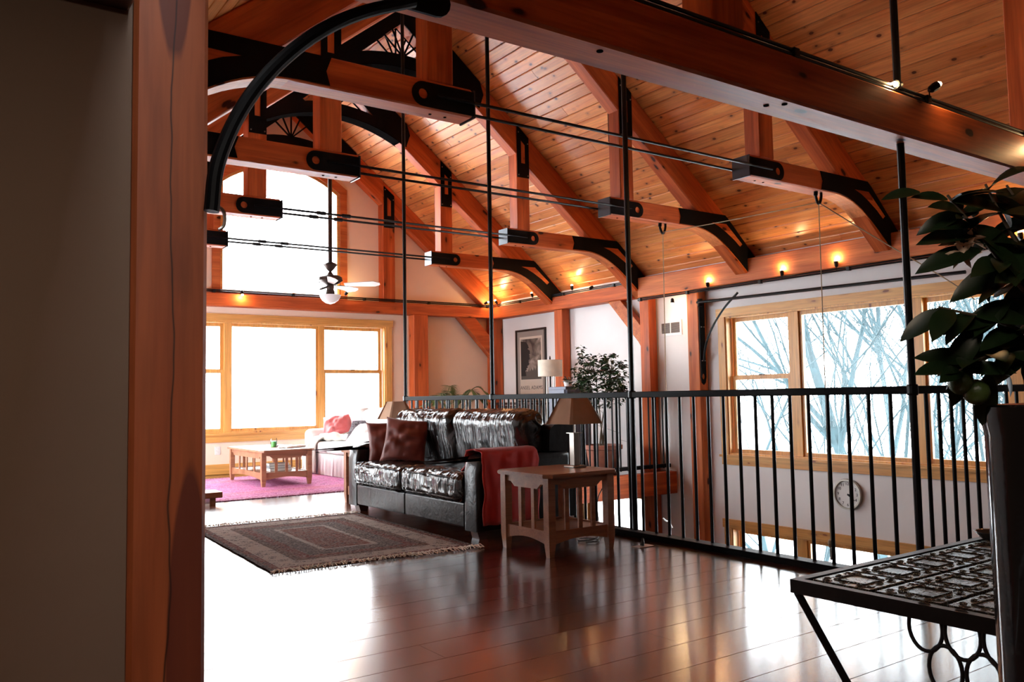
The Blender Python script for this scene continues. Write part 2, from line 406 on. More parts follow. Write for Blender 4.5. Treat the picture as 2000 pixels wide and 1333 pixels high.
# ---- walls
def arch_pts(cx, half, zs, rise, n=14):
    R = (half ** 2 + rise ** 2) / (2 * rise); zc0 = zs + rise - R; a0 = math.asin(half / R)
    return [(cx + R * math.sin(a0 - 2 * a0 * k / n), zc0 + R * math.cos(a0 - 2 * a0 * k / n)) for k in range(n + 1)]
def rect(a0, a1, b0, b1): return [(a0, b0), (a1, b0), (a1, b1), (a0, b1)]
AX, AH = 4.60, .97
arch_hole = [(AX - AH, 2.72), (AX + AH, 2.72)] + arch_pts(AX, AH, 4.42, .34)
wf = put('wall_far', prism([(XL, -2.8), (XR, -2.8), (XR, zc(XR)), (XC, 6.0), (XL, zc(XL))], YF, YF + .22, holes=[rect(2.66, 6.37, .60, 2.27), arch_hole]), PLAST); wf['kind'] = 'structure'
yz = lambda X: (lambda a, b, y: (y, a, b))
UW = (3.86, 7.36, .27, 2.06)      # right wall window opening: y0 y1 z0 z1
LW = (3.86, 7.36, -2.2, -.67)
LW2 = (8.98, 10.3, -2.2, -.40)
NW = (-2.2, .9, .27, 2.06)
wr = put('wall_right', prism([(YB, -2.8), (YF, -2.8), (YF, zc(XR) + .05), (YB, zc(XR) + .05)], XR, XR + .2, fn=yz(0), holes=[rect(*UW), rect(*LW), rect(*LW2)]), PLASTW); wr['kind'] = 'structure'
wl = put('wall_left', prism([(2.64, -2.8), (YF, -2.8), (YF, zc(XL) + .05), (2.64, zc(XL) + .05)], XL - .2, XL, fn=yz(0), holes=[rect(8.7, 12.3, .2, 2.3)]), PLASTW); wl['kind'] = 'structure'
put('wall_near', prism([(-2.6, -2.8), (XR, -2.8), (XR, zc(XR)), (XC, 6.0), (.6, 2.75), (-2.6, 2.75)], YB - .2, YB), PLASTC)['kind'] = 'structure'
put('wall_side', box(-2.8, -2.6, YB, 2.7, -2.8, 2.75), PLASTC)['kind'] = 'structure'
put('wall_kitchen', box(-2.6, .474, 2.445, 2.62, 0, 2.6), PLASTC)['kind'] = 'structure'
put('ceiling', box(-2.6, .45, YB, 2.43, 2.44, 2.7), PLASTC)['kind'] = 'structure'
tm = root('trim_1', **st)
timber('board', (-2.6, 2.40, 2.29), (.45, 2.40, 2.29), .09, .28, DARKW, tm)

# ---- windows
def sash(bm, fn, a0, a1, z0, z1, d0, d1, t=.05):
    for r in ((a0, a1, z0, z0 + t), (a0, a1, z1 - t, z1), (a0, a0 + t, z0 + t, z1 - t), (a1 - t, a1, z0 + t, z1 - t)):
        addprism(bm, rect(*r), d0, d1, fn=fn)
win_n = [0]
fF = lambda a, z, d: (a, YF + d, z)
fR = lambda a, z, d: (XR + d, a, z)
fL = lambda a, z, d: (XL - d, a, z)
def window(fn, units, z0, z1, c0, c1, depth, casing=.11, sillz=None, sgn=1, group=None):
    """units: [(a0, a1, kind)] glass units; fn(a, z, d) with d measured outwards from the wall face; c0, c1: opening"""
    win_n[0] += 1
    w_ = root('window_%d' % win_n[0], **st)
    lo, hi = z0, z1; TH = TRIM if fn is fF else TRIMY
    # jamb lining
    bm = bmesh.new()
    addprism(bm, rect(c0, c1, lo, hi), -.004, depth + .03, fn=fn, holes=[rect(c0 + .02, c1 - .02, lo + .02, hi - .02)])
    put('jamb', bm, TRIMZ, w_)
    # casings, each a board
    for nm, r, dd in (('head_casing', (c0 - casing - .02, c1 + casing + .02, hi, hi + casing), .03), ('side_casing', (c0 - casing, c0, lo, hi), .022), ('side_casing', (c1, c1 + casing, lo, hi), .022), ('apron', (c0 - casing, c1 + casing, lo - .13, lo - .03), .022)):
        put(nm, prism(rect(*r), -dd, .0, fn=fn), TRIMZ if nm == 'side_casing' else TH, w_)
    put('window_sill', prism(rect(c0 - casing - .02, c1 + casing + .02, lo - .03, lo), -.05, depth, fn=fn), TH, w_)
    for a0, a1, kd in units:
        if kd == 'm':
            put('mullion', prism(rect(a0, a1, lo + .02, hi - .02), depth * .35, depth, fn=fn), TRIMZ, w_); continue
        if kd == 'dh':
            zm = lo + (hi - lo) * .555
            for zz0, zz1, dp in ((lo + .02, zm + .02, depth * .55), (zm - .02, hi - .02, depth * .55 + .035)):
                b = bmesh.new(); sash(b, fn, a0, a1, zz0, zz1, dp, dp + .033); s_ = put('sash', b, TRIMZ, w_)
                put('pane', prism(rect(a0 + .05, a1 - .05, zz0 + .05, zz1 - .05), dp + .014, dp + .018, fn=fn), GLASS, s_)
            put('sash_lock', prism(rect((a0 + a1) / 2 - .03, (a0 + a1) / 2 + .03, zm + .02, zm + .035), depth * .55 - .01, depth * .55 + .03, fn=fn), BRONZE, w_)
        else:
            b = bmesh.new(); sash(b, fn, a0, a1, lo + .02, hi - .02, depth * .55, depth * .55 + .05, .045); s_ = put('sash', b, TRIMZ, w_)
            put('pane', prism(rect(a0 + .045, a1 - .045, lo + .065, hi - .065), depth * .55 + .02, depth * .55 + .024, fn=fn), GLASS, s_)
    return w_
window(fF, [(2.69, 3.73, 'dh'), (3.73, 3.84, 'm'), (3.80, 5.22, 'p'), (5.22, 5.31, 'm'), (5.29, 6.34, 'dh')], .60, 2.27, 2.66, 6.37, .15)
RU = [(6.42, 7.33, 'dh'), (6.28, 6.42, 'm'), (4.86, 6.29, 'p'), (4.74, 4.86, 'm'), (3.89, 4.76, 'dh')]
window(fR, RU, UW[2], UW[3], UW[0], UW[1], .13)
window(fR, RU, LW[2], LW[3], LW[0], LW[1], .13)
window(fR, [(9.0, 10.28, 'p')], LW2[2], LW2[3], LW2[0], LW2[1], .13)
window(fL, [(8.72, 10.5, 'p'), (10.5, 12.28, 'p')], .2, 2.3, 8.7, 12.3, .13)  # unseen window added to the left wall to let in fill daylight
# arch-topped gable window
wa = root('window_%d' % (win_n[0] + 1), **st)
def archpoly(h, z0, zs, rise): return [(AX - h, z0), (AX + h, z0)] + arch_pts(AX, h, zs, rise)
put('frame', prism(archpoly(AH, 2.70, 4.42, .34), YF + .01, YF + .12, holes=[archpoly(AH - .055, 2.76, 4.40, .32)]), TRIM, wa)
put('frame', prism(archpoly(AH + .11, 2.68, 4.50, .38), YF - .025, YF + .0, holes=[archpoly(AH - .01, 2.70, 4.42, .335)]), TIMB2, wa)
put('pane', prism(archpoly(AH - .05, 2.75, 4.40, .325), YF + .06, YF + .066), GLASS, wa)
# portals: tell the sampler where daylight comes in
def portal(cx, cyy, cz, sx, sz, d):
    ld = bpy.data.lights.new('portal', 'AREA'); ld.shape = 'RECTANGLE'; ld.size = sx; ld.size_y = sz; ld.cycles.is_portal = True
    o = bpy.data.objects.new('portal', ld); COL.objects.link(o)
    o.matrix_world = Matrix.Translation((cx, cyy, cz)) @ Vector(d).to_track_quat('-Z', 'Z').to_matrix().to_4x4()
portal(4.51, YF + .21, 1.43, 3.7, 1.67, (0, -1, 0)); portal(AX, YF + .21, 3.74, 1.94, 2.05, (0, -1, 0))
for W_ in (UW, LW, LW2): portal(XR + .19, (W_[0] + W_[1]) / 2, (W_[2] + W_[3]) / 2, W_[1] - W_[0], W_[3] - W_[2], (-1, 0, 0))
portal(XL - .19, 10.5, 1.25, 3.6, 2.1, (1, 0, 0))

# ---- baseboards and wall beams
b_ = root('baseboard_far', **st); timber('board', (.72, YF - .012, .075), (8.6, YF - .012, .075), .02, .15, TRIM, b_)
tb = root('trim_2', **st); timber('beam', (.72, YF - .10, 2.575), (8.4, YF - .10, 2.575), .19, .19, TIMB, tb, ch=.01)
tb = root('trim_3', **st); timber('beam', (XR - .11, 8.97, 2.57), (XR - .11, YF, 2.57), .20, .21, TIMB, tb, ch=.01)
tb = root('trim_4', **st); timber('beam', (XR - .09, -2.9, 2.60), (XR - .09, 8.8, 2.60), .18, .29, TIMB2, tb, ch=.01)
# (the left wall beam is hidden behind the foreground post)
if 0: timber('beam', (XL + .1, 2.7, 2.60), (XL + .1, YF, 2.60), .18, .29, TIMB2, tb, ch=.01)
# orange beam under the far part of the loft, and the one along the void
tb = root('trim_6', **st); timber('beam', (4.5, 8.36, -.15), (8.6, 8.36, -.15), .16, .30, TIMB, tb)
tb = root('trim_7', **st); timber('beam', (4.5, 8.92, -1.6), (8.6, 8.92, -.42), .01, .01, TIMB, tb) if 0 else None

# ================================================================== TIMBER FRAME
def brace_curve(n=12):
    # lower edge of the curved brace, x measured from the wall side
    P = [(7.25, 3.05), (7.56, 3.045), (7.80, 2.99), (8.02, 2.88), (8.22, 2.74), (8.40, 2.60), (8.56, 2.46)]
    return [(p.x, p.z) for p in catmull([(a, 0, b) for a, b in P], 3)]
def mirror(P): return [(2 * XC - a, b) for a, b in P]
def make_truss(label, y0, turn=False, rods=True):
    t = root('timber_truss', label, 'roof truss', (XC, y0, 0), 'trusses across the great room')
    D = .18; ym = y0 + D / 2
    for s in (1, -1):
        mx = (lambda x: x) if s == 1 else (lambda x: 2 * XC - x)
        mp = (lambda P: P) if s == 1 else mirror
        p0, p1 = (mx(6.175), ym, 3.15), (mx(8.15), ym, 3.15)
        timber('hammer_beam', p0, p1, D, .205, TIMB, t, ch=.01)
        for a, b in ((6.35, 3.0475), (6.47, 3.0475)):
            put('peg', lathe([(.011, -.004), (.011, .004)], (mx(a), y0 + .09, b), 8), STEELM, t)
        timber('queen_post', (mx(6.43), ym, 3.25), (mx(6.43), ym, 4.50), D, .20, TIMB, t, up=(1, 0, 0), ch=.008)
        # rafter: top edge follows the boards
        n = Vector((s * SL, 0, 1)).normalized(); off = .155
        a = Vector((XC, ym, 6.0)) - n * off; b = Vector((mx(8.62), ym, zc(8.62))) - n * off
        a = a + Vector((s * .12, 0, -.12 * SL))
        timber('rafter', a, b, D - .004, .31, TIMB, t, up=n, ch=.01)
        cv = brace_curve()
        poly = cv + [(8.60, 2.46), (8.60, 2.74), (8.10, 3.16), (7.25, 3.16)]
        put('curved_brace', prism(mp(poly), y0 + .001, y0 + D - .001), TIMB2, t)
        # flat steel plate over the brace, on both faces, with its long slot
        pl = [(x, z + .012) for x, z in cv] + [(8.61, 2.47), (8.61, 2.75), (8.105, 3.205), (8.05, 3.245), (7.24, 3.245), (7.275, 3.15)]
        slot = [(7.80, 3.135), (8.075, 3.14), (8.36, 2.915), (8.31, 2.875), (8.20, 2.955), (8.04, 3.045), (7.92, 3.10)]
        for ya, yb in ((y0 - .008, y0 + .0), (y0 + D, y0 + D + .008)):
            put('brace_plate', prism(mp(pl), ya, yb, holes=[mp(slot)]), STEEL, t)
        # end shoe: rounded plates front and back and the cap
        arc = [(6.575 + .0855 * math.cos(q), 3.145 + .0855 * math.sin(q)) for q in [-PI / 2 + PI * k / 12 for k in range(13)]]
        hole = [(6.575 + .036 * math.cos(2 * PI * k / 14), 3.145 + .036 * math.sin(2 * PI * k / 14)) for k in range(14)]
        for ya, yb in ((y0 - .009, y0), (y0 + D, y0 + D + .009)):
            put('end_shoe', prism(mp([(6.165, 3.0595), (6.575, 3.0595)] + arc[1:-1] + [(6.575, 3.2305), (6.165, 3.2305)]), ya, yb, holes=[mp(hole)]), STEEL, t)
        put('end_cap', prism(mp(rect(6.155, 6.168, 3.045, 3.245)), y0 - .009, y0 + D + .009), CAPST, t)
        for yy in (y0 - .02, y0 + D + .02):
            put('rod_clevis', tube([(mx(6.17), yy, 3.148), (mx(6.47), yy, 3.148)], .012, 8), STEEL, t)
        # slotted plate joining post and rafter
        sp = [(6.335, 3.94), (6.525, 3.94), (6.525, 4.48), (6.335, 4.635)]
        sh = [(6.40, 4.13), (6.465, 4.13), (6.465, 4.38), (6.40, 4.44)]
        for ya, yb in ((y0 - .008, y0), (y0 + D, y0 + D + .008)):
            q = put('post_plate', prism(mp(sp), ya, yb, holes=[mp(sh)]), STEEL, t)
        for (a, b) in ((6.355, 3.97), (6.505, 3.97), (6.505, 4.40), (6.36, 4.54)):
            put('bolt', prism([(mx(a) + .009 * math.cos(k * PI / 3), b + .009 * math.sin(k * PI / 3)) for k in range(6)], y0 - .014, y0 - .006), NICKEL, t)
    # twin tie rods
    for yy in (y0 - .02, y0 + D + .02):
        put('tie_rod', tube([(2 * XC - 6.17, yy, 3.148), (6.17, yy, 3.148)], .0125, 8), STEELR, t)
        if turn:
            for xx in (3.62, 3.92):
                tb_ = tube([(xx - .06, yy, 3.148), (xx - .045, yy, 3.148), (xx + .045, yy, 3.148), (xx + .06, yy, 3.148)], [.013, .022, .022, .013], 8)
                put('turnbuckle', tb_, STEELR, t)
    apex_steel(t, y0, D)
    return t
def apex_steel(t, y0, D, front=True):
    """black gusset at the ridge: rafter plates, arched tie and a fan of spokes"""
    lowz = lambda x: 5.05 - .29 * ((x - XC) / 1.09) ** 2
    up = lambda x: 5.20 - .14 * ((x - XC) / .75) ** 2
    n = 14
    low = [(XC - 1.09 + 2.18 * k / n, lowz(XC - 1.09 + 2.18 * k / n)) for k in range(n + 1)]
    outer = low + [(XC + 1.15, 4.93), (XC + 1.10, 5.09), (XC, 5.99), (XC - 1.10, 5.09), (XC - 1.15, 4.93)]
    hx = .56
    hole = [(XC - hx + 2 * hx * k / 8, up(XC - hx + 2 * hx * k / 8)) for k in range(9)] + [(XC + .02, 5.58), (XC - .02, 5.58)]
    hole = [(XC - hx, up(XC - hx))] + hole[1:]
    for ya, yb in ((y0 - .010, y0 - .001), (y0 + D + .001, y0 + D + .010)):
        g = put('apex_gusset', prism(outer, ya, yb, holes=[hole]), STEEL, t)
        for ang in (-48, -24, 0, 24, 48):
            a = math.radians(ang); c = (XC, 5.17)
            # spoke length up to the rafter plates
            d = (math.sin(a), math.cos(a)); Lk = (5.60 - 5.17) / (d[1] + SL * abs(d[0]))
            e = (c[0] + d[0] * (Lk + .01), c[1] + d[1] * (Lk + .01)); px, pz = d[1] * .011, -d[0] * .011
            put('spoke', prism([(c[0] - px, c[1] - pz), (c[0] + px, c[1] + pz), (e[0] + px, e[1] + pz), (e[0] - px, e[1] - pz)], ya, yb), STEEL, g)
    # soffit strap under the arch
    bm = bmesh.new(); vs_ = []
    for x, z in low: vs_.append((bm.verts.new((x, y0 - .01, z - .012)), bm.verts.new((x, y0 + D + .01, z - .012)), bm.verts.new((x, y0 + D + .01, z)), bm.verts.new((x, y0 - .01, z))))
    for A, B in zip(vs_, vs_[1:]):
        for i in range(4): bm.faces.new((A[i], A[(i + 1) % 4], B[(i + 1) % 4], B[i]))
    put('arch_strap', bm, STEELM, t)
LAB = ['', 'orange timber truss nearest behind the long beam, large rope hook on its right arm',
       'second timber truss back, smaller rope hook on its right arm',
       'third timber truss back, its right foot above the post beside the camellia',
       'farthest free timber truss, its right foot above the post beside the floor lamp']
for i in (1, 2, 3, 4): make_truss(LAB[i], YT[i], turn=i >= 3)
# gable frame against the far wall
t = root('gable_frame', 'half timber frame with slotted steel plates fixed against the far gable wall', 'roof truss', (XC, YF, 0))
for s in (1, -1):
    mx = (lambda x: x) if s == 1 else (lambda x: 2 * XC - x); mp = (lambda P: P) if s == 1 else mirror
    timber('queen_post', (mx(6.36), YF - .09, 2.67), (mx(6.36), YF - .09, 4.45), .18, .22, TIMB, t, up=(1, 0, 0), ch=.008)
    n = Vector((s * SL, 0, 1)).normalized()
    a = Vector((XC + s * .12, YF - .088, 6.0 - .12 * SL)) - n * .155; b = Vector((mx(8.62), YF - .088, zc(8.62))) - n * .155
    timber('rafter', a, b, .176, .31, TIMB, t, up=n, ch=.01)
    put('post_plate', prism(mp([(6.27, 3.92), (6.46, 3.92), (6.46, 4.47), (6.27, 4.62)]), YF - .19, YF - .182, holes=[mp([(6.33, 4.12), (6.40, 4.12), (6.40, 4.38), (6.33, 4.44)])]), STEEL, t)
    for (a, b) in ((6.29, 3.95), (6.44, 3.95), (6.44, 4.40), (6.29, 4.56)):
        put('bolt', prism([(mx(a) + .009 * math.cos(k * PI / 3), b + .009 * math.sin(k * PI / 3)) for k in range(6)], YF - .196, YF - .188), NICKEL, t)
apex_steel(t, YF - .19, .0)
# near bent: long tie beam, left post, queen posts, rafters
t = root('near_timber_bent', 'big foreground timber frame, dark heartwood post at left carrying the long diagonal beam', 'timber frame', (.56, 2.42, 0))
put('post', box(-1.3, 1.5, -.11, .09, -.10, .10, .012), POST, t, frm((0, 0, 1), z=(0, 1, 0), loc=(.57, 2.52, 1.30)))
o = timber('tie_beam', (.67, 2.52, 2.565), (8.6, 2.52, 2.565), .20, .235, TIMB, t, ch=.012)
for x0, x1 in ((2.84, 3.06), (6.02, 6.24)):
    timber('queen_post', ((x0 + x1) / 2, 2.53, 2.68), ((x0 + x1) / 2, 2.53, 4.35), .18, x1 - x0, TIMB, t, up=(1, 0, 0), ch=.008)
for s in (1, -1):
    n = Vector((s * SL, 0, 1)).normalized(); a = Vector((XC + s * .12, 2.53, 6.0 - .12 * SL)) - n * .155; b = Vector((XC + s * 3.95, 2.53, zc(8.62))) - n * .155
    timber('rafter', a, b, .18, .31, TIMB, t, up=n, ch=.01)
for (x, yy) in ((2.2, .47), (3.3, .52), (3.36, .46)): put('peg', lathe([(.014, -.004), (.014, .004)], (x, 2.42 + yy - .42, 2.4475), 10), STEELM, t)
# wall posts
def wall_post(label, x0, x1, y0, y1, z0, z1, mat=TIMB, name='timber_post'):
    r = root(name, label, 'post', ((x0 + x1) / 2, (y0 + y1) / 2, z0))
    put('shaft', box(-(z1 - z0) / 2, (z1 - z0) / 2, -(x1 - x0) / 2, (x1 - x0) / 2, -(y1 - y0) / 2, (y1 - y0) / 2, .008), mat, r, frm((0, 0, 1), z=(0, 1, 0), loc=((x0 + x1) / 2, (y0 + y1) / 2, (z0 + z1) / 2)))
    return r
wall_post('knotty timber post on the right wall beside the framed print and floor lamp', 8.45, 8.61, 10.56, 10.77, 0, 2.465)
r3 = wall_post('timber post on the right wall between the camellia and the vent', 8.46, 8.61, 8.60, 8.79, -2.74, 2.465)
put('knee_brace', prism([(9.47, 2.47), (9.21, 2.47), (8.79, 2.06), (8.79, 1.76), (8.84, 1.83)], 8.47, 8.58, fn=yz(0)), TIMB2, r3)
wall_post('tall timber post carrying the black steel swing bracket, left of the right window', 8.45, 8.61, 7.67, 7.87, -2.74, 2.455, TIMB2)
wall_post('knotty timber post at the right edge of the far low window', 6.80, 7.08, 12.50, 12.69, 0, 2.48)
rc = wall_post('timber corner post between far wall and right wall, with a diagonal brace', 8.40, 8.61, 12.48, 12.69, 0, 2.47)
put('knee_brace', prism([(7.72, 2.48), (8.05, 2.48), (8.40, 2.12), (8.40, 1.78)], 12.53, 12.67), TIMB, rc)

# ================================================================== RAILING
rl = root('steel_railing', 'black steel loft railing with round balusters and tall hanging rods', 'railing', (4.466, 5.5, 0))
RX, RY0, RY1 = 4.47, 2.52, 8.42
put('top_rail', box(RX - .022, RX + .022, RY0 - .022, RY1 + .022, 1.045, 1.09, .004), STEEL, rl)
put('top_rail', box(RX + .022, 8.6, RY0 - .022, RY0 + .022, 1.045, 1.09, .004), STEEL, rl)
put('top_rail', box(RX + .022, 8.6, RY1 - .022, RY1 + .022, 1.045, 1.09, .004), STEEL, rl)
put('bottom_rail', box(RX - .075, RX + .03, RY0 - .03, RY1 + .03, .001, .045, .003), STEEL, rl)
put('bottom_rail', box(RX + .03, 8.6, RY0 - .03, RY0 + .03, .001, .045, .003), STEEL, rl)
put('bottom_rail', box(RX + .03, 8.6, RY1 - .03, RY1 + .03, .05, .10, .003), STEEL, rl)
bal = None
def baluster(x, y):
    global bal
    if bal is None: bal = put('baluster', tube([(x, y, .04), (x, y, 1.05)], .0115, 8), STEELR, rl); return
    c = bal.copy(); COL.objects.link(c); c.location = Vector((x, y, .545)) - ORG[rl]
yy = 8.28
rods = [2.52, 4.75, 6.668, 8.42]
while yy > 2.6:
    if min(abs(yy - r_) for r_ in rods) > .045: baluster(RX, yy)
    yy -= .134
xx = RX + .134
while xx < 8.5:
    baluster(xx, RY0); baluster(xx, RY1); xx += .134
for r_, top in zip(rods, (6.0, 6.0, 5.99, 5.99)):
    put('post', tube([(RX, r_, .0), (RX, r_, zc(RX) - .01)], .0205, 10), STEELR, rl)
    put('collar', lathe([(.027, -.03), (.031, -.02), (.031, .02), (.027, .03)], (RX, r_, 1.068), 12), STEELR, rl)

# ================================================================== LIGHT TRACKS
def spot_head(tr, p, d, on=True):
    """small halogen head at p aimed along d"""
    p = Vector(p); d = Vector(d).normalized()
    h = put('spotlight', tube([p, p + d * .015, p + d * .05, p + d * .065], [.012, .022, .026, .024], 10), STEELR, tr)
    put('bracket', tube([p + Vector((0, 0, -.04)), p + Vector((0, 0, -.01)), p + d * .02], .004, 6), STEELR, h)
    if on:
        put('bulb', lathe([(.003, -.015), (.016, -.009), (.019, 0), (.016, .009), (.003, .015)], p + d * .075, 10), BULB, h)
        ld = bpy.data.lights.new('halogen', 'POINT'); ld.energy = 2.2; ld.color = (1, .62, .28); ld.shadow_soft_size = .02
        o = bpy.data.objects.new('halogen', ld); COL.objects.link(o); o.location = p + d * .105
def track(label, a, b, heads):
    a, b = Vector(a), Vector(b); m_ = (a + b) / 2
    tr = root('light_track', label, 'track light', m_, 'lighting tracks along the beams')
    d = (b - a).normalized()
    for dz in (-.012, .012): put('rail', tube([a + Vector((0, 0, dz)), b + Vector((0, 0, dz))], .010, 8), STEELR, tr)
    for k in range(int((b - a).length / 1.2) + 1):
        q = a + d * min(.3 + 1.2 * k, (b - a).length - .05)
        put('clip', box(q.x - .022, q.x + .022, q.y - .022, q.y + .022, q.z - .028, q.z + .02, .004), STEELR, tr)
    for h in heads: spot_head(tr, *h)
    return tr
track('black lighting track along the top of the long foreground beam', (.72, 2.44, 2.705), (8.5, 2.44, 2.705),
      [((4.36, 2.44, 2.735), (-1, -.1, -.15)), ((4.62, 2.42, 2.75), (.75, -.3, .55)), ((5.95, 2.42, 2.73), (0, -.3, -.5))])
track('black lighting track on the far wall beam below the arched window', (.8, YF - .2, 2.70), (8.35, YF - .2, 2.70),
      [((5.55, YF - .22, 2.74), (.3, -.3, .6)), ((3.9, YF - .22, 2.72), (0, -.3, -.8)), ((8.2, YF - .25, 2.73), (.6, -.5, .3))])
track('black lighting track on the right wall beam above the framed print', (8.40, 8.95, 2.70), (8.40, 12.5, 2.70),
      [((8.38, 12.3, 2.72), (-.3, .2, .6)), ((8.38, 11.25, 2.73), (0, .3, .8)), ((8.38, 10.2, 2.73), (.0, .1, .8)), ((8.38, 9.7, 2.73), (-.2, .4, -.3), False)])
track('black lighting track under the right wall beam above the right window', (8.40, 2.7, 2.425), (8.40, 8.75, 2.425),
      [((8.37, 8.05, 2.37), (0, 0, -.5)), ((8.40, 7.44, 2.45), (.1, .1, .6)), ((8.40, 6.28, 2.45), (.1, .1, .6)), ((8.40, 5.55, 2.46), (.1, .1, .6)), ((8.38, 3.6, 2.45), (.1, .1, .6))])

# ================================================================== STEEL SWING BRACKETS, ROPES
br = root('steel_bracket', 'black steel swing arm bolted to the tall post over the right window', 'bracket', (8.4, 7.58, 2.2)); DY = .07
pp = [(8.46, 1.28), (8.475, 1.21), (8.51, 1.18), (8.545, 1.21), (8.56, 1.28), (8.56, 2.30), (8.46, 2.30)]
put('back_plate', prism(pp, 7.655, 7.667, holes=[[(8.51 + .03 * math.cos(2 * PI * k / 12), 1.29 + .04 * math.sin(2 * PI * k / 12)) for k in range(12)]]), STEEL, br)
for z in (1.5, 1.95): 
    for x in (8.485, 8.535): put('bolt', lathe([(.010, -.006), (.010, .006)], (x, 7.65, z), 6), NICKEL, br)
put('arm', tube([(8.43, 7.66, 2.275), (8.43, 4.15, 2.22)], .019, 10), STEELR, br)
put('hinge_knuckle', lathe([(.03, -.05), (.034, -.04), (.034, .04), (.03, .05)], (8.45, 7.63, 2.27), 12), STEEL, br)
put('curved_strut', tube(catmull([(8.43, 6.98, 2.33), (8.43, 7.20, 2.16), (8.43, 7.40, 1.94), (8.45, 7.54, 1.73), (8.50, 7.64, 1.50)], 6), .0145, 10), STEELR, br)
br = root('steel_bracket', 'large curved black steel tube from the foreground post up to the long beam', 'bracket', (.7, 2.36, 1.7))
put('curved_strut', tube(catmull([(.655, 2.37, 1.60), (.672, 2.37, 1.74), (.735, 2.37, 1.90), (.83, 2.37, 2.045), (.96, 2.37, 2.18), (1.11, 2.37, 2.285), (1.30, 2.37, 2.375)], 7), .0215, 12), STEEL, br)
pl = [(.9, 2.56), (.9, 2.42), (1.30, 2.365)] + [(1.41 + .055 * math.cos(q), 2.42 + .055 * math.sin(q)) for q in [-PI / 2 + PI * k / 8 for k in range(9)]] + [(1.30, 2.56)]
put('beam_plate', prism(pl, 2.405, 2.417), STEEL, br)
put('post_plate', box(.60, .668, 2.400, 2.417, 1.45, 1.72, .003), STEEL, br) if 0 else None
put('hook', tube(catmull([(.672, 2.37, 1.62), (.69, 2.37, 1.60), (.69, 2.37, 1.565), (.675, 2.37, 1.55)], 4), .005, 6), NICKEL, br)
ROPE = fabric('hemp_rope', (.34, .25, .15), 60.0)
def carabiner(label, x, y, z, h):
    r = root('carabiner', label, 'hook', (x, y, z))
    o_ = [(x + .45 * h * math.cos(a) * (1 + .25 * math.sin(a)) * .6, y, z - h / 2 + h / 2 * math.sin(a)) for a in [2 * PI * k / 18 for k in range(18)]]
    put('ring', tube(o_, h * .085, 8, closed=True), STEELR, r)
    put('eye_bolt', tube([(x, y, z + .05), (x, y, z - .02)], h * .09, 8), STEEL, r)
    put('gate', tube([(x - .2 * h, y, z - .1 * h), (x - .26 * h, y, z - .55 * h)], h * .12, 8), STEEL, r)
    return r
carabiner('large black carabiner hook under the right arm of the nearest truss', 7.27, 4.97, 3.10, .17)
carabiner('smaller black carabiner hook under the right arm of the second truss', 7.02, 6.87, 3.10, .17)
def rope(label, pts, r=.0055, extra=None):
    q = root('rope', label, 'rope', pts[0]); put('strand', tube(pts, r, 6), ROPE, q)
    if extra == 'tassel':
        p = pts[-1]
        put('knot', lathe([(.005, -.045), (.022, -.03), (.028, 0), (.02, .03), (.005, .045)], (p[0], p[1], p[2] + .1), 10), ROPE, q)
        put('brass_end', lathe([(.004, -.06), (.011, -.05), (.011, .05), (.004, .06)], p, 8), NICKEL, q)
    if extra == 'cleat':
        p = pts[-1]
        put('cleat', tube(catmull([(p[0] - .09, p[1], p[2] + .03), (p[0] - .05, p[1], p[2]), (p[0] + .0, p[1], p[2] - .02), (p[0] + .05, p[1], p[2] - .09)], 4), .009, 6), CERAM, q)
    return q
rope('thin rope hanging straight down from the smaller carabiner to a white cleat', [(7.02, 6.87, 2.93), (7.0, 6.87, 1.3), (6.98, 6.87, -.36)], extra='cleat')
rope('thin rope hanging from the large carabiner down to a brass-tipped knot', [(7.27, 4.97, 2.93), (7.25, 4.97, 1.2), (7.23, 4.97, -.50)], extra='tassel')
rope('slack rope strung between the two carabiner hooks', catmull([(7.02, 6.87, 2.945), (7.09, 6.2, 2.93), (7.18, 5.6, 2.935), (7.27, 4.97, 2.945)], 5), .005)
rope('double rope running from the large carabiner down to the right wall', catmull([(7.27, 4.97, 2.94), (7.7, 4.7, 2.62), (8.35, 4.3, 2.16), (8.6, 4.15, 1.95)], 5), .006)

# ================================================================== ITEMS ON THE WALLS
# framed black and white print
pr = root('framed_print', 'black-framed vertical print with dark landscape photograph and lettering, on the right wall', 'picture', (8.61, 11.6, 1.0))
FB = (11.20, 12.07, .96, 2.23)
put('frame', prism(rect(*FB), XR - .03, XR - .002, fn=yz(0), holes=[rect(FB[0] + .035, FB[1] - .035, FB[2] + .035, FB[3] - .035)]), plain('black_frame', (.02, .015, .013), .35), pr)
put('mat_board', prism(rect(FB[0] + .03, FB[1] - .03, FB[2] + .03, FB[3] - .03), XR - .012, XR - .004, fn=yz(0)), plain('grey_mat', (.30, .26, .23), .7), pr)
put('sheet', prism(rect(FB[0] + .11, FB[1] - .11, FB[2] + .08, FB[3] - .13), XR - .014, XR - .011, fn=yz(0)), plain('ivory_print', (.62, .54, .46), .6), pr)
def cloudpic():
    m, n, b = newmat('cloudy_photo'); tc = node(n, 'ShaderNodeTexCoord'); a = node(n, 'ShaderNodeTexNoise', Scale=5.0, Detail=6.0, Distortion=.6)
    L(n, tc.outputs['Object'], a.inputs['Vector']); L(n, ramp(n, a.outputs[0], [(.35, (.04, .03, .027)), (.5, (.16, .13, .11)), (.68, (.45, .38, .33))]).outputs[0], b.inputs['Base Color']); return m
ip = (11.345, 11.925, 1.36, 2.06)
pic = put('photograph', prism(rect(*ip), XR - .016, XR - .013, fn=yz(0)), cloudpic(), pr)
INK = plain('black_ink', (.012, .010, .010), .6); INK2 = plain('grey_ink', (.09, .08, .07), .6)
rr = random.Random(5)
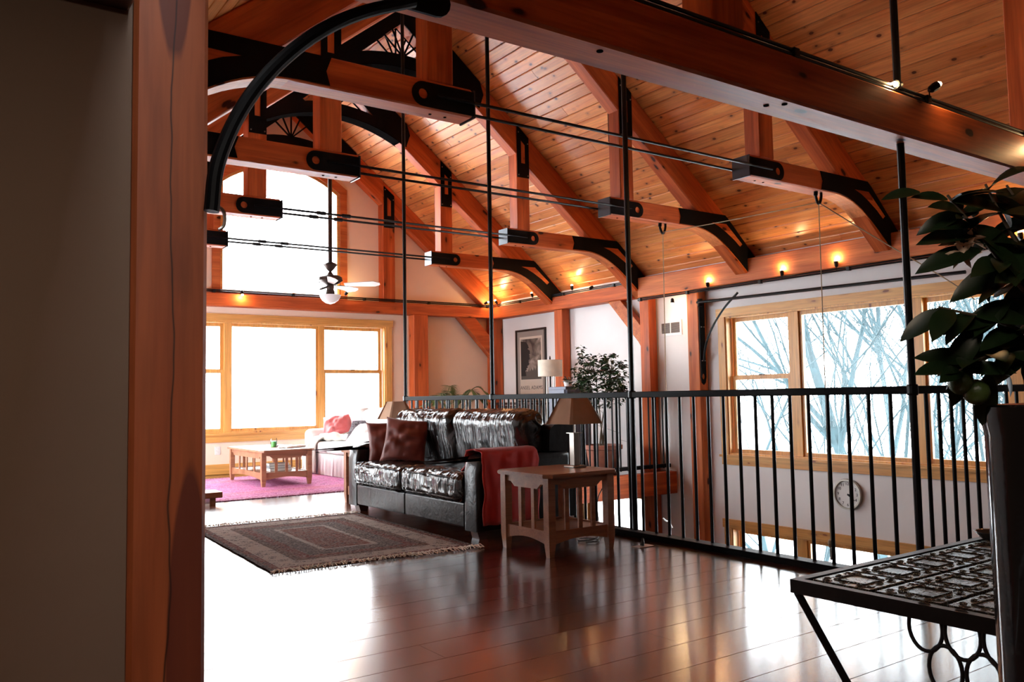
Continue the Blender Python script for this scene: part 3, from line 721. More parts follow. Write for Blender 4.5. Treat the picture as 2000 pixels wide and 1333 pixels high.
bm = bmesh.new()                                                      # generic dark trees on the left, low trees right
P = [(ip[1], ip[2] + .06), (ip[1], ip[3] - .03)]
for k in range(26): P.append((ip[1] - .12 - .11 * math.sin(k / 25 * PI) - rr.uniform(0, .06), ip[3] - .05 - k / 25 * .5))
P.append((ip[1] - .15, ip[2] + .06))
addprism(bm, P, XR - .0175, XR - .0155, fn=yz(0)); put('tree_shape', bm, INK, pr)
bm = bmesh.new(); P = [(ip[1], ip[2]), (ip[1], ip[2] + .08)]
for k in range(24): P.append((ip[1] - k / 23 * (ip[1] - ip[0]), ip[2] + .10 + (.16 * (k / 23) if k % 3 == 0 else .06 * k / 23) + rr.uniform(0, .02)))
P.append((ip[0], ip[2])); addprism(bm, P, XR - .0172, XR - .0155, fn=yz(0)); put('tree_shape', bm, INK2, pr)
def text(body, size, M, parent, mat, name='lettering', ext=.0008, sp=1.0):
    c = bpy.data.curves.new(name, 'FONT'); c.body = body; c.size = size; c.align_x = 'CENTER'; c.align_y = 'CENTER'; c.extrude = ext; c.space_character = sp
    c.resolution_u = 3; t_ = bpy.data.objects.new('tmp', c); me = bpy.data.meshes.new_from_object(t_); bpy.data.objects.remove(t_); bpy.data.curves.remove(c)
    me.materials.clear(); me.materials.append(mat); return put(name, me, mat, parent, M)
MR = lambda y_, z_, d=.0: Matrix(((0, 0, -1, XR - d), (-1, 0, 0, y_), (0, 1, 0, z_), (0, 0, 0, 1)))
text('ANSEL ADAMS', .088, MR(11.635, 1.215, .0155), pr, INK2, sp=1.15)
# clock
ck = root('wall_clock', 'round silver-rimmed wall clock on the lower right wall, seen through the balusters', 'clock', (XR, 5.665, -.10))
def ringx(cy_, cz_, prof, x, seg=28):
    bm = bmesh.new(); rings = []
    for r_, dx in prof: rings.append([bm.verts.new((x - dx, cy_ + r_ * math.cos(2 * PI * k / seg), cz_ + r_ * math.sin(2 * PI * k / seg))) for k in range(seg)])
    for A, B in zip(rings, rings[1:]):
        for k in range(seg): bm.faces.new((A[k], A[(k + 1) % seg], B[(k + 1) % seg], B[k]))
    bm.faces.new(rings[-1]); bm.faces.new(rings[0][::-1]); bmesh.ops.recalc_face_normals(bm, faces=bm.faces[:]); return bm
put('rim', ringx(5.665, -.10, [(.172, 0), (.176, .02), (.170, .045), (.155, .045), (.150, .02)], XR), plain('silver_rim', (.5, .46, .40), .3, .9), ck, smooth=True, auto=40)
put('dial', ringx(5.665, -.10, [(.152, .018), (.152, .024)], XR), CERAM, ck)
for h in range(1, 13):
    a = PI / 2 - h * PI / 6; text(str(h), .046, MR(5.665 - .118 * math.cos(a), -.10 + .118 * math.sin(a), .0255), ck, INK, 'numeral')
for nm, ang, ln, wd in (('hour_hand', 3.35 * 30, .075, .010), ('minute_hand', 21 * 6, .11, .007)):
    a = math.radians(90 - ang); d = (-math.cos(a), math.sin(a)); p = (-d[1], d[0])
    c = (5.665, -.10); e = (c[0] + d[0] * ln, c[1] + d[1] * ln)
    put(nm, prism([(c[0] - p[0] * wd, c[1] - p[1] * wd), (c[0] + p[0] * wd, c[1] + p[1] * wd), (e[0] + p[0] * wd * .4, e[1] + p[1] * wd * .4), (e[0] - p[0] * wd * .4, e[1] - p[1] * wd * .4)], XR - .031, XR - .028, fn=yz(0)), INK, ck)
# vent grille
vg = root('air_vent', 'white louvred air vent high on the right wall between two posts', 'vent', (XR, 8.32, 2.0))
put('frame', prism(rect(8.12, 8.54, 1.885, 2.10), XR - .012, XR, fn=yz(0), holes=[rect(8.155, 8.325, 1.92, 2.065), rect(8.34, 8.505, 1.92, 2.065)]), CERAM, vg)
put('backing', prism(rect(8.15, 8.51, 1.915, 2.07), XR - .003, XR - .001, fn=yz(0)), plain('dark_duct', (.10, .07, .06), .8), vg)
for k in range(9):
    z = 1.93 + k * .0155
    put('slat', prism([(0, 0), (.007, .008), (.008, .007), (.001, -.001)], 8.155, 8.505, fn=lambda a, b, y, z=z: (XR - .003 - a, y, z + b)), plain('vent_slat', (.35, .30, .27), .6), vg)
ol = root('wall_outlet', 'white electrical outlet low on the far wall left of the coffee table', 'outlet', (3.62, YF, .35))
put('plate', box(3.58, 3.66, YF - .006, YF - .0, .29, .41, .002), CERAM, ol)
for z in (.325, .375): put('socket', box(3.60, 3.64, YF - .009, YF - .005, z - .014, z + .014, .003), PAPER, ol)

# ================================================================== BLACK LEATHER SOFA
sf = root('leather_sofa', 'black leather two-seat sofa with wrinkled cushions backing onto the railing', 'sofa', (3.86, 6.5, 0))
sx0, sx1, sy0, sy1 = 3.43, 4.37, 5.33, 7.66
def lump(a, s, sd=0.0): return lambda p, n: a * noise.noise(Vector((p.x * s + sd, p.y * s, p.z * s)))
put('base', box(sx0 + .03, sx1, sy0 + .10, sy1 - .10, .07, .28, .015, 2), LEATH, sf)
for y0_ in (sy0 + .2, 6.50):
    put('front_panel', box(sx0 + .0, sx0 + .04, y0_ + .004, y0_ + 1.146 if y0_ > 6 else 6.496, .075, .262, .012, 2), LEATH, sf) if y0_ < 6 else put('front_panel', box(sx0, sx0 + .04, 6.504, sy1 - .2, .075, .262, .012, 2), LEATH, sf)
for s, ya in ((-1, sy0), (1, sy1 - .21)):
    prof = [(sx0 - .005, .06), (sx1 - .05, .06), (sx1 - .05, .62), (sx0 + .12, .645), (sx0 + .05, .625), (sx0 + .012, .58), (sx0 - .005, .50)]
    bm = prism(prof, ya, ya + .21); bmesh.ops.bevel(bm, geom=[e for e in bm.edges if abs((e.verts[0].co.y - e.verts[1].co.y)) < 1e-5 and abs(e.verts[0].co.y - ya - .105) > .1], offset=.035, segments=4, profile=.5, affect='EDGES')
    put('arm', bm, LEATH, sf, smooth=True, auto=50)
put('back_frame', prism([(4.10, .10), (4.38, .10), (4.40, .80), (4.37, .84), (4.18, .84), (4.13, .80)], sy0 + .02, sy1 - .02), LEATH, sf)
def pleats(hx, hy, hz, seamz, amp, sd, back=False):
    def f(p, n):
        v = amp * .6 * noise.noise(Vector((p.x * 6 + sd, p.y * 8, p.z * 5)))
        # gathers: sharp ridges perpendicular to the front seam, strongest near the edges
        u = p.y * 34 + sd + 2.2 * noise.noise(Vector((p.x * 7, p.y * 5 + sd, p.z * 7)))
        e = max(abs(p.x) / hx, abs(p.z) / hz) if not back else max(abs(p.y) / hy * .7, .72 + .2 * abs(p.z) / hz)
        r = 1 - abs(noise.noise(Vector((u, p.x * 3, p.z * (4 if not back else 3) + sd)))) * 2
        return v + amp * (r - .4) * e ** 3
    return f
for k, (y0_, y1_) in enumerate(((sy0 + .205, 6.49), (6.51, sy1 - .205))):
    hy = (y1_ - y0_) / 2
    bm = rbox(.36, hy, .105, .06, 44, pleats(.36, hy, .105, 0, .016, 3 + k * 7))
    # crown the top and puff the front
    for v in bm.verts:
        if v.co.z > 0: v.co.z += .022 * (1 - (v.co.x / .37) ** 2) * (1 - (v.co.y / (hy + .01)) ** 2)
    cu = put('seat_cushion', bm, LEATHC, sf, T(sx0 + .315, (y0_ + y1_) / 2, .372), smooth=True)
    for zz in (.075, -.085):
        pts = []
        for q in range(41):
            a = -1 + 2 * q / 40; pts.append((sx0 - .046 + .03 * abs(a) ** 8 + .006 * noise.noise(Vector((a * 9, zz, k))), (y0_ + y1_) / 2 + a * (hy - .03), .372 + zz + .010 * (1 - a * a) + .006 * noise.noise(Vector((a * 7, zz * 50, k + 4)))))
        put('piping', tube(pts, .006, 6), LEATH, cu)
for k, (y0_, y1_) in enumerate(((sy0 + .10, 6.50), (6.50, sy1 - .06))):
    hy = (y1_ - y0_) / 2
    bm = rbox(.15, hy, .265, .11, 44, pleats(.15, hy, .265, 0, .017, 11 + k * 5, True))
    M_ = T(4.055, (y0_ + y1_) / 2, .695) @ rot(y=-9)
    cu = put('back_cushion', bm, LEATHC, sf, M_, smooth=True)
    pts = [M_ @ Vector((-.095 + .006 * noise.noise(Vector((a * 5, k, 0))), a * (hy - .07), .222 + .012 * noise.noise(Vector((a * 4, k, 3))))) for a in [-1 + 2 * q / 36 for q in range(37)]]
    put('piping', tube(pts, .007, 6), LEATH, cu)
for fx in (sx0 + .06, sx1 - .12):
    for fy in (sy0 + .07, sy1 - .17):
        put('foot', prism([(fx - .03, .065), (fx + .08, .065), (fx + .06, .0), (fx - .01, .0)], fy, fy + .1), DARKW, sf)
# cushions and throw on it
def face(nrm, loc, roll=0):
    z = Vector(nrm).normalized(); x = Vector((0, 0, 1)).cross(z).normalized(); y = z.cross(x)
    return Matrix(((x.x, y.x, z.x, loc[0]), (x.y, y.y, z.y, loc[1]), (x.z, y.z, z.z, loc[2]), (0, 0, 0, 1))) @ rot(z=roll)
def thing1(name, label, cat, bm, mat, mw=None, group=None, smooth=True):
    o = put(name, bm, mat, None, mw, smooth=smooth); return tag(o, label, cat, group)
thing1('throw_pillow', 'rust-red satin pillow in front, leaning in the far corner of the leather sofa', 'pillow', pillow(.215, .215, .075, seed=2, crease=.022), REDF, face((-.62, -.72, .28), (3.72, 7.02, .675), -6))
thing1('throw_pillow', 'rust-red pillow half hidden behind the front one, against the far sofa arm', 'pillow', pillow(.20, .20, .06, seed=9, crease=.015), REDF, face((-.42, -.88, .22), (3.70, 7.33, .66), 3))
def sheet(path, a0, a1, axis, n=26, amp=.012, sd=0, thick=.012, taper=None):
    """cloth: profile path [(u, z)] swept along the other axis from a0 to a1"""
    P = [(p.x, p.z) for p in catmull([(u, 0, z) for u, z in path], 5)]
    bm = bmesh.new(); G = []
    for i, (u, z) in enumerate(P):
        row = []
        for j in range(n + 1):
            t_ = j / n; a = a0 + (a1 - a0) * t_ + .02 * noise.noise(Vector((i * .25, t_ * 2, sd)))
            w_ = amp * (noise.noise(Vector((t_ * 7 + sd, i * .12, sd))) + .5 * noise.noise(Vector((t_ * 16, i * .2, sd))))
            row.append(bm.verts.new((a, u + w_, z + w_ * .3) if axis == 'x' else (u + w_, a, z + w_ * .3)))
        G.append(row)
    for i in range(len(G) - 1):
        for j in range(n): bm.faces.new((G[i][j], G[i][j + 1], G[i + 1][j + 1], G[i + 1][j]))
    bmesh.ops.recalc_face_normals(bm, faces=bm.faces[:])
    bmesh.ops.solidify(bm, geom=bm.faces[:], thickness=thick)
    return bm
thing1('throw_blanket', 'red fleece blanket draped over the near arm of the leather sofa', 'blanket',
       sheet([(5.305, .11), (5.298, .30), (5.300, .50), (5.312, .62), (5.35, .668), (5.44, .678), (5.53, .665), (5.565, .62), (5.57, .54), (5.62, .505)], 3.46, 3.98, 'x', amp=.010, sd=4), REDT)

# ================================================================== END TABLES, LAMPS
def end_table(label, x0, x1, y0, y1, h=.55, name='end_table', cat='side table', slats=3, coffee=False):
    t = root(name, label, cat, ((x0 + x1) / 2, (y0 + y1) / 2, 0), None if coffee else 'oak end tables beside the sofa')
    c = .035
    tp = [(x0 - c + .05, y0 - c), (x1 + c - .05, y0 - c), (x1 + c, y0 - c + .05), (x1 + c, y1 + c - .05), (x1 + c - .05, y1 + c), (x0 - c + .05, y1 + c), (x0 - c, y1 + c - .05), (x0 - c, y0 - c + .05)]
    bm = prism(tp, h - .028, h, fn=lambda a, b, y: (a, b, y)); bmesh.ops.bevel(bm, geom=[e for e in bm.edges if abs(e.verts[0].co.z - e.verts[1].co.z) < 1e-6 and len(e.link_faces) == 2 and e.calc_face_angle(0) > .5], offset=.006, segments=2, affect='EDGES')
    put('tabletop', bm, MAPLE, t)
    lw = .058
    for lx in (x0, x1 - lw):
        for ly in (y0, y1 - lw):
            bm = bmesh.new(); cx_, cy_ = lx + lw / 2, ly + lw / 2
            vs_ = []
            for z, k in ((0, .68), (.10, 1), (h - .028, 1)):
                vs_.append([bm.verts.new((cx_ + a * lw / 2 * k, cy_ + b * lw / 2 * k, z)) for a, b in ((-1, -1), (1, -1), (1, 1), (-1, 1))])
            for A, B in zip(vs_, vs_[1:]):
                for i in range(4): bm.faces.new((A[i], A[(i + 1) % 4], B[(i + 1) % 4], B[i]))
            bm.faces.new(vs_[0][::-1]); bm.faces.new(vs_[-1])
            put('leg', bm, MAPLE, t)
    def apron(a0, a1, fn_, zt, drop, up):
        n = 10
        if up: low = [(a0 + (a1 - a0) * k / n, zt - drop + .03 * math.sin(PI * k / n)) for k in range(n + 1)]
        else: low = [(a0, zt - drop * .55), (a0 + .05, zt - drop * .6), (a0 + .09, zt - drop), (a1 - .09, zt - drop), (a1 - .05, zt - drop * .6), (a1, zt - drop * .55)]
        return low + [(a1, zt), (a0, zt)]
    zs = .14
    for ly in (y0 + .016, y1 - .038):
        f = lambda a, b, y: (a, y, b)
        put('apron', prism(apron(x0 + lw, x1 - lw, f, h - .028, .08, False), ly, ly + .022), MAPLE, t)
        put('lower_rail', prism(apron(x0 + lw, x1 - lw, f, zs + .03, .09, True), ly, ly + .022), MAPLE, t)
        for k in range(slats):
            sx = x0 + lw + (x1 - x0 - 2 * lw) * (k + 1) / (slats + 1)
            put('slat', box(sx - .017, sx + .017, ly + .004, ly + .018, zs + .02, h - .10), MAPLE, t)
    for lx in (x0 + .016, x1 - .038):
        f = lambda a, b, y: (y, a, b)
        put('apron', prism(apron(y0 + lw, y1 - lw, f, h - .028, .08, False), lx, lx + .022, fn=f), MAPLE, t)
        put('lower_rail', prism(apron(y0 + lw, y1 - lw, f, zs + .03, .09, True), lx, lx + .022, fn=f), MAPLE, t)
        ns = slats if not coffee else 3
        for k in range(2 if not coffee else ns):
            sy = y0 + lw + (y1 - y0 - 2 * lw) * (k + 1) / ((2 if not coffee else ns) + 1)
            put('slat', box(lx + .004, lx + .018, sy - .017, sy + .017, zs + .02, h - .10), MAPLE, t)
    put('shelf', box(x0 + .03, x1 - .03, y0 + .03, y1 - .03, zs + .005, zs + .02), MAPLE, t)
    return t
end_table('oak end table with slatted sides at the near end of the leather sofa', 3.42, 4.00, 4.46, 5.02)
end_table('oak end table half hidden beyond the far arm of the leather sofa', 3.655, 4.16, 7.78, 8.27)
def table_lamp(label, x, y, z, s=1.0, rz=0):
    t = root('table_lamp', label, 'lamp', (x, y, z), 'matching table lamps')
    W = .155 * s
    put('base', box(x - .06, x + .06, y - .06, y + .06, z, z + .016, .004), NICKEL, t)
    put('column', box(x - .027, x + .027, y - .027, y + .027, z + .016, z + .245 * s, .003), NICKEL, t)
    put('cap', box(x - .042, x + .042, y - .042, y + .042, z + .245 * s, z + .251 * s), NICKEL, t)
    put('stem', tube([(x, y, z + .25 * s), (x, y, z + .49 * s)], .007, 8), NICKEL, t)
    zb, zt = z + .315 * s, z + .50 * s; wt, wb = .080 * s, W
    bm = bmesh.new(); R_ = []
    for wdt, zz, ins in ((wb, zb, 0), (wt, zt, 0), (wt - .004, zt, 0), (wb - .004, zb, 0)):
        ring = []
        for a, b in ((-1, -1), (1, -1), (1, 1), (-1, 1)):
            c = .88
            ring += [bm.verts.new((x + a * wdt * (c if a == b else 1), y + b * wdt * (1 if a == b else c), zz)), bm.verts.new((x + a * wdt * (1 if a == b else c), y + b * wdt * (c if a == b else 1), zz))]
        R_.append(ring)
    for A, B in zip(R_, R_[1:] + R_[:1]):
        for k in range(8): bm.faces.new((A[k], A[(k + 1) % 8], B[(k + 1) % 8], B[k]))
    bmesh.ops.recalc_face_normals(bm, faces=bm.faces[:])
    put('lamp_shade', bm, LINEN, t)
    return t
table_lamp('nickel table lamp with tan pyramid shade on the near end table', 3.90, 4.76, .55, 1.0)
table_lamp('nickel table lamp with tan pyramid shade beyond the sofa, before the window', 4.09, 7.92, .55, .98)
# second lamp needs its table under it
# cord on the floor, floor outlet
CORD = plain('black_cord', (.01, .01, .011), .4)
thing1('power_cord', 'black lamp cord coiled on the floor under the near end table', 'cord', tube(catmull([(3.95, 4.72, .012), (4.05, 4.70, .012), (4.12, 4.80, .012), (4.03, 4.88, .012), (3.96, 4.80, .012), (4.06, 4.74, .022), (4.2, 4.86, .012), (4.34, 4.95, .012), (4.33, 5.0, .05), (4.33, 5.02, .25), (4.31, 4.9, .4)], 6), .004, 6), CORD)
fo = root('floor_outlet', 'small metal floor outlet with a plug beside the railing', 'outlet', (4.18, 4.38, 0))
put('plate', box(4.12, 4.26, 4.34, 4.43, 0, .006, .002), NICKEL, fo)
put('plug', tube([(4.19, 4.39, .006), (4.195, 4.39, .03), (4.205, 4.40, .055)], [.016, .013, .006], 8), CORD, fo)

# ================================================================== RUGS
def rugmat(name, cols, s=1.0):
    m, n, b = newmat(name); tc = node(n, 'ShaderNodeTexCoord'); sp = node(n, 'ShaderNodeSeparateXYZ'); L(n, tc.outputs['Object'], sp.inputs[0])
    def ab(o_, half):
        a = node(n, 'ShaderNodeMath', operation='ABSOLUTE'); L(n, o_, a.inputs[0]); c = node(n, 'ShaderNodeMath', operation='SUBTRACT'); c.inputs[0].default_value = half; L(n, a.outputs[0], c.inputs[1]); return c.outputs[0]
    hx, hy = cols['half']
    mn = node(n, 'ShaderNodeMath', operation='MINIMUM'); L(n, ab(sp.outputs[0], hx), mn.inputs[0]); L(n, ab(sp.outputs[1], hy), mn.inputs[1])
    base = ramp(n, mn.outputs[0], cols['bands'], 'CONSTANT').outputs[0]
    vo = node(n, 'ShaderNodeTexVoronoi', Scale=16.0 * s); L(n, tc.outputs['Object'], vo.inputs['Vector'])
    vo2 = node(n, 'ShaderNodeTexVoronoi', Scale=34.0 * s); vo2.distance = 'MANHATTAN'; L(n, tc.outputs['Object'], vo2.inputs['Vector'])
    nz = node(n, 'ShaderNodeTexNoise', Scale=60.0, Detail=3.0); L(n, tc.outputs['Object'], nz.inputs['Vector'])
    m1 = ramp(n, vo.outputs['Distance'], [(0, (1, 1, 1)), (.22, (0, 0, 0)), (.36, (1, 1, 1)), (.42, (0, 0, 0))], 'CONSTANT').outputs[0]
    c = mixc(n, m1, base, cols['a']); m2 = ramp(n, vo2.outputs['Distance'], [(0, (1, 1, 1)), (.30, (0, 0, 0))], 'CONSTANT').outputs[0]
    c = mixc(n, m2, c, cols['b']); c = mixc(n, ramp(n, nz.outputs[0], [(.4, (0, 0, 0)), (.62, (.6, .6, .6))]).outputs[0], c, cols['c'])
    L(n, c, b.inputs['Base Color']); b.inputs['Roughness'].default_value = .95; b.inputs['Specular IOR Level'].default_value = .15
    bump(n, b, nz.outputs[0], .5, .006); return m
red, drk, crm, brn = (.20, .04, .025), (.03, .025, .028), (.62, .54, .48), (.14, .06, .035)
RUG = rugmat('persian_rug', dict(half=(.74, 1.10), bands=[(0, drk), (.03, red), (.08, crm), (.24, brn), (.30, red), (.38, (.16, .12, .11)), (.52, crm), (.56, (.24, .075, .05))], a=(.025, .022, .03), b=(.62, .46, .38), c=(.50, .42, .38)))
RUG2 = rugmat('magenta_rug', dict(half=(1.75, 1.35), bands=[(0, (.16, .02, .06)), (.12, (.34, .08, .20)), (.4, (.42, .10, .18)), (.7, (.48, .12, .30))], a=(.20, .03, .12), b=(.55, .30, .50), c=(.60, .30, .42)), .6)
rg = root('area_rug', 'worn red and brown oriental rug with cream fringe before the leather sofa', 'rug', (2.56, 6.3, 0))
MRG = T(2.60, 6.28, .006) @ rot(z=-2.5)
def rugmesh(hx, hy, n=24, m=30):
    bm = bmesh.new(); G = [[bm.verts.new((-hx + 2 * hx * i / n + .006 * noise.noise(Vector((j * .4, i * .1, 0))), -hy + 2 * hy * j / m, .004 + .0025 * noise.noise(Vector((i * .5, j * .5, 1))))) for j in range(m + 1)] for i in range(n + 1)]
    for i in range(n):
        for j in range(m): bm.faces.new((G[i][j], G[i + 1][j], G[i + 1][j + 1], G[i][j + 1]))
    bmesh.ops.solidify(bm, geom=bm.faces[:], thickness=.007); return bm
put('pile', rugmesh(.74, 1.10), RUG, rg, MRG)
bm = bmesh.new(); rr = random.Random(2)
for e in (-1, 1):
    for k in range(130):
        x = -.74 + 1.48 * k / 129; l = rr.uniform(.035, .07) * (1 + (.5 if x > .2 and e < 0 else 0))
        p0 = Vector((x, e * 1.10, .004)); p1 = Vector((x + rr.uniform(-.015, .015), e * (1.10 + l * .5), .010 + rr.uniform(0, .012))); p2 = Vector((x + rr.uniform(-.03, .03), e * (1.10 + l), .003))
        addtube(bm, [p0, p1, p2], [.004, .0045, .003], 4)
put('fringe', bm, fabric('cream_fringe', (.85, .78, .68)), rg, MRG)['kind'] = 'stuff'
rg2 = put('area_rug', box(-1.75, 1.75, -1.4, 1.4, 0, .009), RUG2, None, T(3.70, 10.62, .001)); tag(rg2, 'magenta rug under the coffee table and white sofa', 'rug')

# ================================================================== COFFEE TABLE GROUP
end_table('oak coffee table with slatted sides on the magenta rug', 3.47, 4.12, 10.30, 11.62, .45, 'coffee_table', 'table', 3, True).location.z += .01
cd = root('jar_candle', 'green jar candle on the coffee table', 'candle', (3.85, 10.95, .461))
put('wax', lathe([(.036, .0), (.038, .01), (.038, .075), (.03, .076)], (3.85, 10.95, .462), 18), plain('green_wax', (.12, .42, .10), .4), cd, smooth=True, auto=40)
put('jar', lathe([(.040, .0), (.043, .01), (.043, .095), (.038, .105), (.039, .115), (.037, .115), (.036, .105), (.0405, .094), (.0405, .01), (.01, .006)], (3.85, 10.95, .461), 18), GLASS, cd, smooth=True, auto=40)
thing1('folded_paper', 'crumpled pale papers on the right half of the coffee table', 'papers', rbox(.16, .09, .012, .008, 10, lump(.018, 14, 2)), PAPER, T(3.98, 10.62, .476) @ rot(z=20))
thing1('eyeglasses_case', 'small dark case beside the candle on the coffee table', 'case', rbox(.075, .03, .014, .012, 6), DARKW, T(3.92, 10.83, .476) @ rot(z=-30), smooth=True)
for k, (w_, d_, h_, c_) in enumerate(((.15, .11, .035, (.55, .50, .45)), (.14, .105, .03, (.20, .22, .24)), (.13, .10, .028, (.60, .56, .52)))):
    z = .171 + sum((.036, .031)[:k])
    b = root('book', ['pale hardback book at the bottom of the stack under the coffee table', 'dark hardback book in the middle of the stack under the coffee table', 'white book on top of the stack under the coffee table'][k], 'book', (3.82, 10.72, z), 'books on the coffee table shelf')
    M_ = T(3.82, 10.72, z) @ rot(z=5 - 6 * k)
    put('pages', box(-w_ + .005, w_ - .005, -d_ + .005, d_ - .005, .004, h_ - .004), PAPER, b, M_)
    bm = bmesh.new(); addbox(bm, -w_, w_, -d_, d_, 0, .004); addbox(bm, -w_, w_, -d_, d_, h_ - .004, h_); addbox(bm, -w_, -w_ + .004, -d_, d_, .004, h_ - .004)
    put('cover', bm, plain('book_cover', c_, .5), b, M_)
# ================================================================== WHITE SOFA
ws = root('white_sofa', 'white slipcovered sofa by the far window facing the coffee table', 'sofa', (5.2, 11.2, 0))
x0, x1, y0, y1 = 4.70, 5.62, 9.95, 12.15
def skirt(xa, xb, ya, yb, z0, z1, fr=60):
    bm = bmesh.new(); loop = []
    for k in range(fr): loop.append((xa, yb - (yb - ya) * k / fr, 0))
    for k in range(20): loop.append((xa + (xb - xa) * k / 20, ya, 0))
    for k in range(20): loop.append((xb, ya + (yb - ya) * k / 20, 0))
    for k in range(20): loop.append((xb - (xb - xa) * k / 20, yb, 0))
    A = []; B = []
    for i, (x, y, _) in enumerate(loop):
        w_ = .008 * math.sin(i * 1.9) + .006 * noise.noise(Vector((i * .7, 0, 0)))
        A.append(bm.verts.new((x - w_, y - w_ * .3, z0))); B.append(bm.verts.new((x, y, z1)))
    n = len(A)
    for i in range(n): bm.faces.new((A[i], A[(i + 1) % n], B[(i + 1) % n], B[i]))
    bm.faces.new(B); bmesh.ops.recalc_face_normals(bm, faces=bm.faces[:]); return bm
put('skirt', skirt(x0, x1, y0, y1, .015, .31), WHITEF, ws)
for k, (a, b) in enumerate(((y0 + .22, 10.5), (10.5, 11.22), (11.22, y1 - .2))):
    put('seat_cushion', rbox(.38, (b - a) / 2 - .004, .085, .055, 14, lump(.014, 6, k)), WHITEF, ws, T(x0 + .36, (a + b) / 2, .395), smooth=True)
    put('back_cushion', rbox(.12, (b - a) / 2, .24, .09, 14, lump(.03, 5, k + 5)), WHITEF, ws, T(x1 - .27, (a + b) / 2, .70) @ rot(y=-10), smooth=True)
put('back_frame', rbox(.09, (y1 - y0) / 2, .28, .06, 10), WHITEF, ws, T(x1 - .08, (y0 + y1) / 2, .57), smooth=True)
for a in (y0 + .10, y1 - .10): put('arm', rbox(.42, .11, .175, .09, 12, lump(.015, 5, a)), WHITEF, ws, T(x0 + .44, a, .47), smooth=True)
thing1('throw_pillow', 'faded red satin pillow on the far end of the white sofa', 'pillow', pillow(.24, .19, .09, seed=5, crease=.02), PINKF, face((-.7, -.6, .45), (5.08, 11.72, .67), 8))
thing1('throw_pillow', 'dark patterned pillow with purple edge in the middle of the white sofa', 'pillow', pillow(.19, .16, .07, seed=15, crease=.012), rugmat('dark_pattern_fabric', dict(half=(.2, .2), bands=[(0, (.30, .06, .25)), (.04, (.04, .035, .04))], a=(.10, .10, .10), b=(.05, .07, .06), c=(.25, .2, .22))), T(5.12, 11.05, .62) @ rot(z=40) @ rot(y=-50))
thing1('throw_pillow', 'white lettered pillow lying against the back of the white sofa', 'pillow', pillow(.2, .2, .08, seed=25), WHITEF, T(5.02, 10.72, .59) @ rot(z=20) @ rot(y=-40))
thing1('throw_blanket', 'grey knitted blanket trailing over the far front corner of the white sofa', 'blanket',
       sheet([(4.655, .03), (4.65, .18), (4.66, .34), (4.69, .47), (4.80, .525), (4.95, .53), (5.10, .56), (5.20, .60), (5.24, .66)], 11.50, 11.84, 'y', amp=.022, sd=8, thick=.018), KNIT)
thing1('throw_blanket', 'second fold of grey knitted blanket bunched across the white sofa seat', 'blanket', rbox(.10, .40, .045, .04, 20, lump(.035, 9, 7)), KNIT, T(4.98, 11.28, .535) @ rot(z=24), smooth=True)
# low bench corner at the left
bn = root('low_bench', 'corner of a low wooden bench beside the foreground post', 'bench', (2.3, 9.1, 0))
put('seat', box(1.9, 2.62, 9.0, 9.3, .07, .13, .004), MAPLE, bn)
for xx in (1.95, 2.50):
    put('leg', box(xx, xx + .06, 9.04, 9.26, 0.0, .07), MAPLE, bn)

# ================================================================== FAR CORNER FURNITURE
fp = root('floor_lamp', 'floor lamp with pale drum shade beside the framed print', 'lamp', (8.0, 10.32, 0))
fx, fy = 8.0, 10.32
put('base', lathe([(.15, 0), (.15, .015), (.03, .03)], (fx, fy, 0), 24), STEEL, fp)
for dx in (-.05, .05): put('pole', tube([(fx + dx, fy - dx * .7, .02), (fx + dx * .9, fy - dx * .6, 1.42)], .010, 8), NICKEL, fp)
put('pole', tube([(fx, fy, .02), (fx, fy, 1.66)], .012, 8), STEEL, fp)
sh = [(.19, 1.37), (.19, 1.625), (.187, 1.625), (.187, 1.37)]
bm = bmesh.new(); R_ = [[bm.verts.new((fx + r * math.cos(2 * PI * k / 32), fy + r * math.sin(2 * PI * k / 32), z)) for k in range(32)] for r, z in sh]
for A, B in zip(R_, R_[1:] + R_[:1]):
    for k in range(32): bm.faces.new((A[k], A[(k + 1) % 32], B[(k + 1) % 32], B[k]))
bmesh.ops.recalc_face_normals(bm, faces=bm.faces[:]); put('lamp_shade', bm, SHADEW, fp, smooth=True, auto=40)
put('finial', lathe([(.006, 0), (.012, .015), (.005, .04)], (fx, fy, 1.65), 8), BRONZE, fp)
cn = root('console_table', 'dark wooden console under the framed print, seen through the balusters', 'table', (8.35, 11.4, 0))
put('tabletop', box(8.08, 8.58, 10.98, 11.95, .93, .97, .004), DARKW, cn)
for a in (8.10, 8.52):
    for b in (11.0, 11.89): put('leg', box(a, a + .04, b, b + .04, 0, .93), DARKW, cn)
put('drawer', box(8.095, 8.11, 11.06, 11.87, .80, .92, .004), DARKW, cn)
cb = root('cabinet', 'slate-blue cabinet behind the railing between floor lamp and camellia', 'cabinet', (7.78, 9.5, 0))
SLATE = plain('slate_blue_paint', (.10, .11, .16), .5)
put('body', box(7.56, 8.02, 9.40, 9.80, .0, 1.20, .006), SLATE, cb)
put('door', box(7.57, 8.01, 9.385, 9.40, .04, 1.16, .004), SLATE, cb)
put('door', box(7.545, 7.56, 9.42, 9.78, .04, 1.16, .004), SLATE, cb)

